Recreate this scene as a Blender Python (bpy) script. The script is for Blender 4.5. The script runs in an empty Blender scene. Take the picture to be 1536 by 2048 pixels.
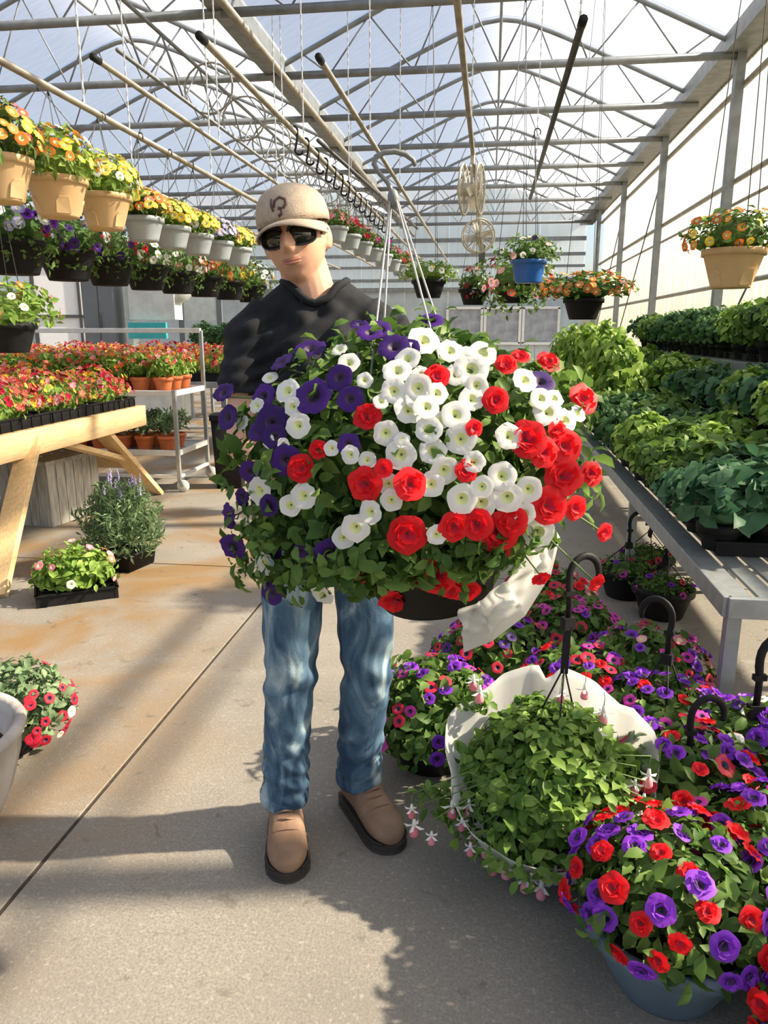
import bpy, bmesh, math, random
import numpy as np
from mathutils import Vector, Matrix, Quaternion
R = math.radians
S = bpy.context.scene
C = S.collection

# ---------------------------------------------------------------- camera, sky, sun, exposure
CAM_H, PITCH, YAW, FPX = 1.45, 13.6, 7.9, 1500.0
cam_d = bpy.data.cameras.new('camera'); cam = bpy.data.objects.new('camera', cam_d); C.objects.link(cam)
cam.location = (0, 0, CAM_H); cam.rotation_euler = (R(90-PITCH), 0, R(YAW))
cam_d.sensor_fit = 'VERTICAL'; cam_d.sensor_height = 36.0; cam_d.lens = FPX/2048*36.0
cam_d.clip_start = .02; cam_d.clip_end = 400
S.camera = cam

SUN_AZ, SUN_EL = 79.0, 36.0          # azimuth measured from +Y towards +X
W = bpy.data.worlds.new('sky'); S.world = W; W.use_nodes = True
nt = W.node_tree; bg = nt.nodes['Background']
sky = nt.nodes.new('ShaderNodeTexSky')
try:
    sky.sky_type = 'NISHITA'
except Exception:
    pass
sky.sun_disc = False; sky.sun_elevation = R(SUN_EL); sky.sun_rotation = R(SUN_AZ)
sky.air_density = 1.0; sky.dust_density = 3.0; sky.ozone_density = 1.0; sky.altitude = 100
nt.links.new(sky.outputs[0], bg.inputs[0]); bg.inputs[1].default_value = 0.20
sl = bpy.data.lights.new('sun_offscreen', 'SUN'); so = bpy.data.objects.new('sun_offscreen', sl); C.objects.link(so)
sl.energy = 17.0; sl.angle = R(1.2); sl.color = (1.0, .89, .73)
sd = Vector((math.sin(R(SUN_AZ))*math.cos(R(SUN_EL)), math.cos(R(SUN_AZ))*math.cos(R(SUN_EL)), math.sin(R(SUN_EL))))
so.rotation_euler = sd.to_track_quat('Z', 'Y').to_euler(); so.location = (8, 4, 9)
vs = S.view_settings
vs.view_transform = 'Standard'; vs.look = 'None'; vs.gamma = 1.0; vs.use_curve_mapping = False
vs.exposure = 0.22

# ---------------------------------------------------------------- helpers
def ray(px, py):
    a = (px-768)/FPX; u = (1024-py)/FPX; p = R(PITCH)
    f = math.cos(p)+u*math.sin(p); z = u*math.cos(p)-math.sin(p)
    y = R(YAW)
    return Vector((a*math.cos(y)-f*math.sin(y), a*math.sin(y)+f*math.cos(y), z)), f
def at(px, py, F):                    # a place at horizontal distance F along the view axis
    d, f = ray(px, py); return Vector((0, 0, CAM_H))+d*(F/f)
def on(px, py, z=0.0):                # a place at height z
    d, f = ray(px, py); return Vector((0, 0, CAM_H))+d*((z-CAM_H)/d.z)

def N(nt, t, **kw):
    n = nt.nodes.new(t)
    for k, v in kw.items():
        if k in n.inputs: n.inputs[k].default_value = v
        else: setattr(n, k, v)
    return n
def mat(name, col, rough=.5, metal=0., var=.12, scale=30., bump=0., col2=None, bscale=None, spec=.5, stretch=None):
    m = bpy.data.materials.new(name); m.use_nodes = True; t = m.node_tree; b = t.nodes['Principled BSDF']
    b.inputs['Roughness'].default_value = rough; b.inputs['Metallic'].default_value = metal
    b.inputs['Specular IOR Level'].default_value = spec
    tc = N(t, 'ShaderNodeTexCoord'); mp = N(t, 'ShaderNodeMapping')
    t.links.new(tc.outputs['Object'], mp.inputs[0])
    if stretch: mp.inputs['Scale'].default_value = stretch
    nz = N(t, 'ShaderNodeTexNoise'); nz.inputs['Scale'].default_value = scale; nz.inputs['Detail'].default_value = 4
    t.links.new(mp.outputs[0], nz.inputs['Vector'])
    cr = N(t, 'ShaderNodeValToRGB')
    c2 = col2 if col2 else tuple(max(0, c*(1-var)) for c in col)
    c1 = col if col2 else tuple(min(1, c*(1+var)) for c in col)
    cr.color_ramp.elements[0].color = (*c2, 1); cr.color_ramp.elements[1].color = (*c1, 1)
    cr.color_ramp.elements[0].position = .35; cr.color_ramp.elements[1].position = .65
    t.links.new(nz.outputs['Fac'], cr.inputs[0]); t.links.new(cr.outputs[0], b.inputs['Base Color'])
    if bump:
        n2 = N(t, 'ShaderNodeTexNoise'); n2.inputs['Scale'].default_value = bscale or scale*3; n2.inputs['Detail'].default_value = 3
        t.links.new(mp.outputs[0], n2.inputs['Vector'])
        bp = N(t, 'ShaderNodeBump'); bp.inputs['Strength'].default_value = bump; bp.inputs['Distance'].default_value = .01
        t.links.new(n2.outputs['Fac'], bp.inputs['Height']); t.links.new(bp.outputs[0], b.inputs['Normal'])
    return m
def petal(name, ca, cb, trans=.35, rough=.55):
    """leaf or petal: colour varies piece by piece, some light passes through"""
    m = bpy.data.materials.new(name); m.use_nodes = True; t = m.node_tree; b = t.nodes['Principled BSDF']; out = t.nodes['Material Output']
    g = N(t, 'ShaderNodeNewGeometry'); oi = N(t, 'ShaderNodeObjectInfo')
    ad = N(t, 'ShaderNodeMath', operation='ADD'); fr = N(t, 'ShaderNodeMath', operation='FRACT')
    t.links.new(g.outputs['Random Per Island'], ad.inputs[0]); t.links.new(oi.outputs['Random'], ad.inputs[1]); t.links.new(ad.outputs[0], fr.inputs[0])
    cr = N(t, 'ShaderNodeValToRGB'); cr.color_ramp.elements[0].color = (*ca, 1); cr.color_ramp.elements[1].color = (*cb, 1)
    t.links.new(fr.outputs[0], cr.inputs[0]); t.links.new(cr.outputs[0], b.inputs['Base Color'])
    b.inputs['Roughness'].default_value = rough; b.inputs['Specular IOR Level'].default_value = .3
    tr = N(t, 'ShaderNodeBsdfTranslucent'); t.links.new(cr.outputs[0], tr.inputs[0])
    mx = N(t, 'ShaderNodeMixShader'); mx.inputs[0].default_value = trans
    t.links.new(b.outputs[0], mx.inputs[1]); t.links.new(tr.outputs[0], mx.inputs[2]); t.links.new(mx.outputs[0], out.inputs[0])
    return m
def glazing(name, tint, clear, streak=(1, 1, 1), var=.12, scale=6.0, clear_tint=None):
    """twin-wall plastic sheet: part of the light goes straight on, the rest is scattered"""
    m = bpy.data.materials.new(name); m.use_nodes = True; t = m.node_tree; out = t.nodes['Material Output']
    t.nodes.remove(t.nodes['Principled BSDF'])
    tc = N(t, 'ShaderNodeTexCoord'); mp = N(t, 'ShaderNodeMapping'); mp.inputs['Scale'].default_value = streak
    t.links.new(tc.outputs['Object'], mp.inputs[0])
    nz = N(t, 'ShaderNodeTexNoise'); nz.inputs['Scale'].default_value = scale; nz.inputs['Detail'].default_value = 3
    t.links.new(mp.outputs[0], nz.inputs['Vector'])
    cr = N(t, 'ShaderNodeValToRGB')
    cr.color_ramp.elements[0].color = (*[c*(1-var) for c in tint], 1); cr.color_ramp.elements[1].color = (*[min(1, c*(1+var*.5)) for c in tint], 1)
    cr.color_ramp.elements[0].position = .3; cr.color_ramp.elements[1].position = .7
    t.links.new(nz.outputs['Fac'], cr.inputs[0])
    tl = N(t, 'ShaderNodeBsdfTranslucent'); df = N(t, 'ShaderNodeBsdfDiffuse'); tp = N(t, 'ShaderNodeBsdfTransparent')
    t.links.new(cr.outputs[0], tl.inputs[0]); t.links.new(cr.outputs[0], df.inputs[0])
    tp.inputs[0].default_value = (*(clear_tint or (1, 1, 1)), 1)
    m1 = N(t, 'ShaderNodeMixShader'); m1.inputs[0].default_value = .3
    t.links.new(tl.outputs[0], m1.inputs[1]); t.links.new(df.outputs[0], m1.inputs[2])
    m2 = N(t, 'ShaderNodeMixShader'); m2.inputs[0].default_value = clear
    t.links.new(m1.outputs[0], m2.inputs[1]); t.links.new(tp.outputs[0], m2.inputs[2]); t.links.new(m2.outputs[0], out.inputs[0])
    return m

def tag(o, label=None, cat=None, group=None, kind=None):
    if label: o['label'] = label
    if cat: o['category'] = cat
    if group: o['group'] = group
    if kind: o['kind'] = kind
    return o
def empty(name, loc=(0, 0, 0), rz=0.0, parent=None):
    o = bpy.data.objects.new(name, None); C.objects.link(o); o.location = loc; o.rotation_euler = (0, 0, rz)
    o.empty_display_size = .05
    if parent: o.parent = parent
    return o
def obj(name, me, parent=None, loc=None, rz=None):
    o = bpy.data.objects.new(name, me); C.objects.link(o)
    if parent: o.parent = parent
    if loc is not None: o.location = loc
    if rz is not None: o.rotation_euler = (0, 0, rz)
    return o
def copy_tree(o, parent=None):
    c = o.copy(); C.objects.link(c); c.parent = parent
    for ch in list(o.children): copy_tree(ch, c)
    return c

class MB:
    """collects shapes for one mesh"""
    def __init__(s): s.v = []; s.f = []; s.mi = []; s.m = 0; s.sm = []
    def add(s, vs, fs, smooth=False):
        k = len(s.v); s.v += [tuple(v) for v in vs]
        for f in fs: s.f.append(tuple(i+k for i in f)); s.mi.append(s.m); s.sm.append(smooth)
    def box(s, c, size, rot=None):
        hx, hy, hz = size[0]/2, size[1]/2, size[2]/2
        vs = [Vector((x, y, z)) for x in (-hx, hx) for y in (-hy, hy) for z in (-hz, hz)]
        if rot is not None: vs = [rot @ v for v in vs]
        s.add([v+Vector(c) for v in vs], [(0, 1, 3, 2), (4, 6, 7, 5), (0, 4, 5, 1), (2, 3, 7, 6), (0, 2, 6, 4), (1, 5, 7, 3)])
    def bar(s, p0, p1, w, h, up=(0, 0, 1)):      # rectangular bar from p0 to p1
        p0 = Vector(p0); p1 = Vector(p1); d = (p1-p0); L = d.length; d.normalize()
        x = d.cross(Vector(up))
        if x.length < 1e-4: x = d.cross(Vector((0, 1, 0)))
        x.normalize(); u = x.cross(d)
        vs = [p+x*a*w/2+u*b*h/2 for p in (p0, p1) for a, b in ((-1, -1), (1, -1), (1, 1), (-1, 1))]
        s.add(vs, [(3, 2, 1, 0), (4, 5, 6, 7), (0, 1, 5, 4), (1, 2, 6, 5), (2, 3, 7, 6), (3, 0, 4, 7)])
    def tube(s, pts, r, n=8, cap=True, ratio=1.0, up=None):   # round tube along a path, radius number or list
        pts = [Vector(p) for p in pts]; rs = r if isinstance(r, (list, tuple)) else [r]*len(pts)
        vs = []; u = None
        for i, p in enumerate(pts):
            d = (pts[min(i+1, len(pts)-1)]-pts[max(i-1, 0)])
            if d.length < 1e-9: d = Vector((0, 0, 1))
            d.normalize()
            if u is None:
                u = Vector(up) if up else (Vector((0, 0, 1)) if abs(d.z) < .9 else Vector((0, 1, 0)))
            u = (u-d*u.dot(d))
            if u.length < 1e-6: u = d.orthogonal()
            u.normalize(); x = d.cross(u)
            vs += [p+(x*math.cos(a)+u*ratio*math.sin(a))*rs[i] for a in (2*math.pi*k/n for k in range(n))]
        fs = [(i*n+k, i*n+(k+1) % n, (i+1)*n+(k+1) % n, (i+1)*n+k) for i in range(len(pts)-1) for k in range(n)]
        if cap: fs += [tuple(range(n-1, -1, -1)), tuple((len(pts)-1)*n+k for k in range(n))]
        s.add(vs, fs, True)
    def lathe(s, prof, n=24, c=(0, 0, 0), closed=False, wob=None):
        vs = []
        for i, (r, z) in enumerate(prof):
            for k in range(n):
                a = 2*math.pi*k/n; rr = r*(1+(wob(a, z) if wob else 0))
                vs.append((c[0]+rr*math.cos(a), c[1]+rr*math.sin(a), c[2]+z))
        fs = [(i*n+k, i*n+(k+1) % n, (i+1)*n+(k+1) % n, (i+1)*n+k) for i in range(len(prof)-1) for k in range(n)]
        fs += [tuple(range(n-1, -1, -1)), tuple((len(prof)-1)*n+k for k in range(n))]
        s.add(vs, fs, True)
    def loft(s, rings, n=24, p=2.0, cap=True):   # rings: (centre, rx, ry) horizontal superellipses
        vs = []
        for c, rx, ry in rings:
            for k in range(n):
                a = 2*math.pi*k/n; ca, sa = math.cos(a), math.sin(a)
                vs.append((c[0]+rx*math.copysign(abs(ca)**(2/p), ca), c[1]+ry*math.copysign(abs(sa)**(2/p), sa), c[2]))
        fs = [(i*n+k, i*n+(k+1) % n, (i+1)*n+(k+1) % n, (i+1)*n+k) for i in range(len(rings)-1) for k in range(n)]
        if cap: fs += [tuple(range(n-1, -1, -1)), tuple((len(rings)-1)*n+k for k in range(n))]
        s.add(vs, fs, True)
    def ball(s, c, r, n=12, m=8, rot=None):
        r = r if isinstance(r, (tuple, list)) else (r, r, r); vs = [Vector((0, 0, -r[2]))]
        for j in range(1, m):
            t = math.pi*j/m
            for k in range(n):
                a = 2*math.pi*k/n; vs.append(Vector((r[0]*math.sin(t)*math.cos(a), r[1]*math.sin(t)*math.sin(a), -r[2]*math.cos(t))))
        vs.append(Vector((0, 0, r[2])))
        if rot is not None: vs = [rot @ v for v in vs]
        fs = [(0, 1+(k+1) % n, 1+k) for k in range(n)]
        fs += [(1+j*n+k, 1+j*n+(k+1) % n, 1+(j+1)*n+(k+1) % n, 1+(j+1)*n+k) for j in range(m-2) for k in range(n)]
        L = len(vs)-1; fs += [(L, 1+(m-2)*n+k, 1+(m-2)*n+(k+1) % n) for k in range(n)]
        s.add([v+Vector(c) for v in vs], fs, True)
    def mesh(s, name, mats):
        me = bpy.data.meshes.new(name); me.from_pydata(s.v, [], s.f)
        for m in (mats if isinstance(mats, (list, tuple)) else [mats]): me.materials.append(m)
        me.polygons.foreach_set('material_index', s.mi); me.polygons.foreach_set('use_smooth', s.sm); me.update()
        return me
    def build(s, name, mats, parent=None, loc=None, rz=None): return obj(name, s.mesh(name, mats), parent, loc, rz)

def bevel(o, w=.004, seg=2):
    b = o.modifiers.new('bevel', 'BEVEL'); b.width = w; b.segments = seg; b.limit_method = 'ANGLE'; return o

# ---------------------------------------------------------------- materials
M = {}
M['galv'] = mat('galvanized steel', (.25, .265, .265), .5, .35, .15, 8)
M['galv_warm'] = mat('weathered galvanized pipe', (.33, .30, .24), .5, .25, .18, 10)
M['steel_dark'] = mat('dark steel', (.10, .10, .10), .5, .4)
M['black'] = mat('black plastic', (.010, .010, .011), .6, 0, .2, 20, spec=.22)
M['white_metal'] = mat('white painted metal', (.75, .75, .72), .4, .1, .06, 12)
M['alu'] = mat('aluminium', (.36, .39, .40), .42, .5, .12, 15)
M['tan'] = mat('tan plastic', (.62, .41, .20), .5, 0, .06, 12)
M['grey_pot'] = mat('grey plastic pot', (.36, .40, .41), .45, 0, .08, 12)
M['blue_pot'] = mat('bright blue plastic', (.03, .14, .46), .4, 0, .08, 12)
M['slate_pot'] = mat('slate blue plastic', (.11, .16, .21), .45, 0, .12, 12)
M['terra'] = mat('orange terracotta plastic', (.62, .16, .045), .55, 0, .15, 10)
M['wood'] = mat('new pine lumber', (.74, .52, .26), .65, 0, .12, 6, .25, stretch=(9, 1, 9))
M['soil'] = mat('potting soil', (.035, .022, .015), .95, 0, .4, 120, .6)
M['leaf'] = petal('petunia leaf', (.045, .11, .02), (.17, .28, .06))
M['leaf_dk'] = petal('dark leaf', (.028, .075, .028), (.09, .19, .06))
M['leaf_lt'] = petal('light leaf', (.12, .24, .03), (.34, .48, .10))
M['leaf_blue'] = petal('blue green leaf', (.035, .11, .055), (.11, .23, .11))
M['leaf_sage'] = petal('sage leaf', (.10, .17, .08), (.26, .36, .19))
M['leaf_fuchsia'] = petal('fuchsia leaf', (.075, .165, .025), (.25, .38, .08))
M['stem'] = petal('stem', (.10, .18, .05), (.17, .25, .08), .15)
M['white'] = petal('white petal', (.80, .80, .76), (.90, .90, .88), .3)
M['red'] = petal('red petal', (.62, .006, .012), (.85, .018, .025), .25)
M['crimson'] = petal('crimson petal', (.38, .01, .03), (.62, .02, .06), .25)
M['purple'] = petal('dark violet petal', (.028, .006, .10), (.06, .012, .19), .2)
M['violet'] = petal('violet petal', (.17, .03, .46), (.30, .05, .62), .25)
M['magenta'] = petal('magenta petal', (.42, .02, .30), (.66, .05, .40), .25)
M['pink'] = petal('pink petal', (.70, .20, .28), (.88, .42, .46), .3)
M['coral'] = petal('coral petal', (.66, .10, .08), (.85, .26, .16), .3)
M['orange'] = petal('orange petal', (.80, .17, .02), (.90, .34, .04), .3)
M['yellow'] = petal('yellow petal', (.80, .52, .03), (.90, .68, .12), .3)
M['lilac'] = petal('lilac petal', (.36, .32, .55), (.52, .48, .70), .3)
M['rust'] = petal('rust petal', (.40, .10, .03), (.58, .18, .05), .3)
M['throat'] = mat('yellow green throat', (.62, .66, .30), .6)
M['throat_dk'] = mat('dark throat', (.03, .01, .05), .6)
M['film'] = glazing('white plastic sleeve', (.86, .87, .85), .10, (1, 1, 1), .06, 8)
# ---------------------------------------------------------------- the greenhouse shell
H, HW, RISE = 4.65, 2.8, 1.12           # gutter height, half width of a bay, rise of the arch
YB = 25.0                               # far end wall
XL = -HW-5.6*3                          # far left wall
BAYS = [0.0, -5.6, -11.2, -16.8]
_s = lambda x: math.sqrt((x/HW)**2+.0236)
def arch_z(x): return H+RISE*(_s(HW)-_s(x))/(_s(HW)-_s(0))

# concrete floor, cast in slabs
def concrete():
    m = bpy.data.materials.new('stained concrete'); m.use_nodes = True; t = m.node_tree; b = t.nodes['Principled BSDF']
    ge = N(t, 'ShaderNodeNewGeometry'); P = ge.outputs['Position']
    def nz(scale, detail=4, dist=0.0, rough=.55):
        n = N(t, 'ShaderNodeTexNoise'); n.inputs['Scale'].default_value = scale; n.inputs['Detail'].default_value = detail
        n.inputs['Distortion'].default_value = dist; n.inputs['Roughness'].default_value = rough
        t.links.new(P, n.inputs['Vector']); return n.outputs['Fac']
    def ramp(f, p0, p1, c0=(0, 0, 0), c1=(1, 1, 1)):
        r = N(t, 'ShaderNodeValToRGB'); e = r.color_ramp.elements
        e[0].position = p0; e[1].position = p1; e[0].color = (*c0, 1); e[1].color = (*c1, 1); t.links.new(f, r.inputs[0]); return r.outputs[0]
    def mix(fac, a, bb, mode='MIX'):
        n = N(t, 'ShaderNodeMix', data_type='RGBA', blend_type=mode)
        if isinstance(fac, float): n.inputs[0].default_value = fac
        else: t.links.new(fac, n.inputs[0])
        t.links.new(a, n.inputs[6])
        if isinstance(bb, tuple): n.inputs[7].default_value = (*bb, 1)
        else: t.links.new(bb, n.inputs[7])
        return n.outputs[2]
    base = ramp(nz(1.7, 5), .3, .7, (.20, .183, .155), (.31, .283, .24))
    base = mix(ramp(nz(140, 3), .35, .7), base, (.17, .16, .145))
    fine = ramp(nz(60, 5, 0, .7), .55, .75)
    base = mix(fine, base, (.38, .355, .31))
    sx = N(t, 'ShaderNodeSeparateXYZ'); t.links.new(P, sx.inputs[0])
    mr = N(t, 'ShaderNodeMapRange'); mr.inputs[1].default_value = -.75; mr.inputs[2].default_value = -1.7; t.links.new(sx.outputs[0], mr.inputs[0])
    stain = ramp(nz(1.5, 5, .6), .42, .60)
    mm = N(t, 'ShaderNodeMath', operation='MULTIPLY'); t.links.new(stain, mm.inputs[0]); t.links.new(mr.outputs[0], mm.inputs[1])
    base = mix(mm.outputs[0], base, (.22, .14, .065))
    spots = ramp(nz(11, 4, .8), .62, .72)
    m2 = N(t, 'ShaderNodeMath', operation='MULTIPLY'); m2.inputs[1].default_value = .6; t.links.new(spots, m2.inputs[0])
    base = mix(m2.outputs[0], base, (.10, .085, .07))
    t.links.new(base, b.inputs['Base Color'])
    rg = ramp(nz(1.5, 5, .6), .4, .7, (.85, .85, .85), (.55, .55, .55)); t.links.new(rg, b.inputs['Roughness'])
    bp = N(t, 'ShaderNodeBump'); bp.inputs['Strength'].default_value = .35; bp.inputs['Distance'].default_value = .004
    t.links.new(nz(160, 3), bp.inputs['Height']); t.links.new(bp.outputs[0], b.inputs['Normal'])
    return m
M['concrete'] = concrete()
M['joint'] = mat('dirt in the joint', (.045, .036, .028), .95, 0, .3, 40)
floor = empty('floor', (0, 0, 0)); tag(floor, kind='structure')
b = MB(); b.box(((XL+HW)/2, 10.5, -.065), (HW-XL+2, 31, .12)); b.build('subfloor', M['joint'], floor)
xs = [XL-1, -8.2, -4.7, -1.2, 2.3, 3.8]; ys = [-5, -.3, 4.35, 9.0, 14, 19, YB+1]
for i in range(len(xs)-1):
    for j in range(len(ys)-1):
        x0, x1, y0, y1 = xs[i]+.007, xs[i+1]-.007, ys[j]+.007, ys[j+1]-.007
        b = MB(); b.box(((x0+x1)/2, (y0+y1)/2, -.02), (x1-x0, y1-y0, .04)); bevel(b.build('slab', M['concrete'], floor), .002, 1)

# roof sheets
M['roof'] = glazing('ribbed roof sheet', (.47, .485, .53), .42, (1, 9, 1), .10, 3.0, (.95, .97, 1))
M['wallglz'] = glazing('ribbed wall sheet', (.50, .475, .405), .58, (1, 14, .18), .45, 1.2, (1, .97, .9))
ceil = empty('ceiling'); tag(ceil, kind='structure')
TY = [8.25+1.97*i for i in range(-6, 9)]         # truss lines
xsn = [-HW+HW*2*k/24 for k in range(25)]
sheet = MB()
for side in (0,):
    L = 1.97
    pts = [(x, arch_z(x)+.05) for x in xsn]
    vs = []
    for y in (.012, L-.012):
        vs += [(x, y, z) for x, z in pts] + [(x, y, z+.012) for x, z in pts]
    n = 25; fs = []
    for k in range(n-1):
        fs += [(k, k+1, 2*n+k+1, 2*n+k)]
    sheet.add(vs, fs, True)
shm = sheet.mesh('roof_panel', M['roof'])
for bx in BAYS:
    for y in [TY[0]-1.97]+TY:
        obj('roof_panel', shm, ceil, (bx, y, 0))

# trusses
def truss_meshes():
    c = MB(); c.tube([(-HW, 0, H-.08), (HW, 0, H-.08)], .048, 8)
    a = MB(); a.tube([(x, 0, arch_z(x)) for x in xsn], .032, 6)
    rods = []
    bx = [-2.1, -1.05, 0, 1.05, 2.1]
    tx = [-2.45, -1.6, -.55, .55, 1.6, 2.45]
    for i, xb in enumerate(bx):
        for xt in (tx[i], tx[i+1]):
            r = MB(); r.tube([(xb, 0, H-.08), (xt, 0, arch_z(xt))], .011, 5); rods.append(r.mesh('web_rod', M['galv']))
    return c.mesh('chord', M['galv']), a.mesh('arched_rafter', M['galv']), rods
ch_m, ar_m, rod_m = truss_meshes()
bay_lab = ['steel roof truss over the aisle bay beside the translucent side wall', 'steel roof truss of the bay next to the aisle, above the wooden bench',
           'steel roof truss two bays away from the side wall', 'steel roof truss in the bay farthest from the translucent side wall']
for bi, bx in enumerate(BAYS):
    for ti, y in enumerate(TY):
        if bi >= 2 and ti < 4: continue
        t = empty('roof_truss', (bx, y, 0)); tag(t, bay_lab[bi], 'truss', 'roof trusses of bay %d' % (bi+1))
        obj('chord', ch_m, t); obj('arched_rafter', ar_m, t)
        if bi < 2 or ti > 6:
            for r in rod_m: obj('web_rod', r, t)
Y0 = TY[0]-2
b = MB(); b.tube([(0, Y0, arch_z(0)-.04), (0, YB, arch_z(0)-.04)], .022, 6); tag(b.build('ridge_pipe', M['galv']), 'straight ridge pipe under the peak of the aisle roof', 'pipe', 'ridge pipes')
b = MB(); b.tube([(-5.6, Y0, arch_z(0)-.04), (-5.6, YB, arch_z(0)-.04)], .022, 6); tag(b.build('ridge_pipe', M['galv']), 'straight ridge pipe under the peak over the wooden bench', 'pipe', 'ridge pipes')
# gutters: folded channels
def gutter(x, label, w=.26):
    b = MB()
    prof = [(-w/2, .20), (-w/2, 0), (w/2, 0), (w/2, .20), (w/2-.02, .20), (w/2-.02, .02), (-w/2+.02, .02), (-w/2+.02, .20)]
    vs = [(x+px, y, H-.06+pz) for y in (Y0, YB) for px, pz in prof]; n = 8
    b.add(vs, [(k, (k+1) % n, n+(k+1) % n, n+k) for k in range(n)]+[tuple(range(n)), tuple(range(2*n-1, n-1, -1))])
    g = b.build('roof_gutter', M['galv']); tag(g, label, 'gutter'); return g
gutter(HW-.02, 'wide metal eave gutter along the top of the translucent side wall', .38)
gutter(-HW, 'metal valley gutter between aisle bay and wooden bench bay')
gutter(-HW-5.6, 'metal valley gutter beyond the wooden bench bay')
gutter(-HW-11.2, 'metal valley gutter two bays beyond the aisle')
# conduit beside the valley gutter, and a lattice girder below it
b = MB(); b.tube([(-2.52, 4.0, 4.36), (-2.52, YB, 4.36)], .04, 8); tag(b.build('conduit_pipe', M['galv_warm']), 'pale pipe running beside the valley gutter above the aisle', 'pipe')
lat = empty('lattice_girder', (-3.35, 7.0, 0)); tag(lat, 'zigzag lattice girder slung under the valley gutter beside the aisle', 'girder')
for zz in (4.32, 3.86):
    b = MB(); b.tube([(0, 0, zz), (0, 16, zz)], .02, 6); b.build('girder_rail', M['galv'], lat)
rod = MB(); rod.tube([(0, 0, 4.32), (0, .5, 3.86)], .011, 5); rm1 = rod.mesh('lattice_rod', M['galv'])
rod = MB(); rod.tube([(0, 0, 3.86), (0, .5, 4.32)], .011, 5); rm2 = rod.mesh('lattice_rod', M['galv'])
for k in range(16): obj('lattice_rod', rm1, lat, (0, k*1.0, 0)); obj('lattice_rod', rm2, lat, (0, k*1.0+.5, 0))
# coil of tubing resting in the lattice
b = MB()
for k in range(9):
    c0 = Vector((-3.22, 8.85+k*1.25, 4.09)); b2 = [c0+Vector((.30*math.cos(a)*(1-.02*j), .12*math.sin(a*.5), .26*math.sin(a))) for j in range(1) for a in [2*math.pi*q/18 for q in range(19)]]
    bb = MB(); bb.tube(b2, .012, 5, False); tag(bb.build('tubing_coil', M['galv_warm']), 'loop of grey tubing tied to the lattice girder', 'tubing', 'tubing loops on the girder')

# right wall: posts, rails, sheets
PY = [2.3+3.94*i for i in range(6)]
PY = [10.22+3.94*i for i in range(-3, 4)]
wr = empty('wall_right'); tag(wr, kind='structure')
pn = MB(); k = 12
rib = []
L = 3.94/3-.012
for q in range(25): rib.append((q*L/24, .012 if q % 2 else 0))
vs = [(d, y, .05) for y, d in rib]+[(d, y, H+.1) for y, d in rib]
pn.add(vs, [(i, i+1, 25+i+1, 25+i) for i in range(24)])
pnm = pn.mesh('wall_panel', M['wallglz'])
for y in PY[:-1]:
    for q in range(3): obj('wall_panel', pnm, wr, (HW+.12, y+q*3.94/3+.006, 0))
bs = MB(); bs.box((HW+.12, (PY[0]+PY[-1])/2, .2), (.08, PY[-1]-PY[0], .4)); tag(bs.build('baseboard_right', M['galv']), kind='structure')
pm_ = MB(); pm_.box((0, 0, H/2), (.10, .13, H))
pm_m = pm_.mesh('steel_post', M['galv'])
for y in PY: tag(obj('steel_post', pm_m, None, (HW-.02, y, 0)), 'square galvanized post standing against the translucent side wall', 'post', 'side wall posts')
for z, r, nm in ((4.27, .035, 'upper wall rail just under the eave on translucent side wall'), (3.2, .032, 'middle wall rail crossing the translucent side wall'), (2.93, .02, 'thin lower wall rail on the translucent side wall'), (2.0, .03, 'wall rail low on the side wall behind the bench plants')):
    b = MB(); b.tube([(HW+.06, PY[0], z), (HW+.06, PY[-1], z)], r, 6); tag(b.build('wall_rail', M['galv_warm']), nm, 'rail')
for y0, y1 in ((14.2, 18.1), (18.1, 22.0), (6.3, 10.2)):
    b = MB(); b.tube([(HW+.03, y0, 4.2), (HW+.03, y1, 1.2)], .012, 5); tag(b.build('brace_cable', M['steel_dark']), 'thin diagonal brace cable on the translucent side wall', 'cable', 'brace cables on the side wall')

# far end wall with windows
M['endglz'] = glazing('end wall sheet', (.74, .79, .80), .28, (6, 1, .3), .08, 2)
M['endpanel'] = mat('grey blue wall panel', (.44, .50, .52), .6, 0, .08, 3)
M['pane'] = mat('dull window pane', (.33, .35, .38), .15, 0, .2, 4)
wb = empty('wall_back', (0, YB, 0)); tag(wb, kind='structure')
x = XL
while x < HW:
    w = min(1.4, HW-x)
    b = MB(); b.box((x+w/2, 0, 1.35), (w-.02, .06, 2.7)); b.build('lower_panel', M['endpanel'], wb)
    b = MB(); b.box((x+w/2, 0, 3.45), (w-.02, .02, 1.46)); b.build('upper_panel', M['endglz'], wb)
    b = MB(); b.box((x+w/2, 0, 4.98), (w-.02, .02, 1.56)); b.build('gable_panel', M['endglz'], wb)
    x += 1.4
for z, r in ((2.72, .06), (3.0, .05), (3.4, .04), (3.75, .05), (4.2, .06)):
    b = MB(); b.box(((XL+HW)/2, -.09, z), (HW-XL, .08, r*2)); b.build('end_girt', M['galv'], wb)
for i, x in enumerate((-.85, .35, 1.55, -3.4, -4.6)):
    w = empty('window_%d' % (i+1), (x, YB-.1, 1.05)); tag(w, kind='structure')
    for bx_, bz_, sx_, sz_ in ((0, 0, 1.16, .08), (0, 1.1, 1.16, .08), (-.55, .55, .08, 1.1), (.55, .55, .08, 1.1)):
        b = MB(); b.box((bx_, -.02, bz_), (sx_, .1, sz_)); b.build('window_frame', M['white_metal'], w)
    b = MB(); b.box((0, .0, .55), (1.04, .02, 1.04)); b.build('pane', M['pane'], w)
wl = empty('wall_left'); tag(wl, kind='structure')
for y in PY[:-1]:
    for q in range(3): obj('wall_panel', pnm, wl, (XL-.12, y+q*3.94/3+.006, 0))

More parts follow.
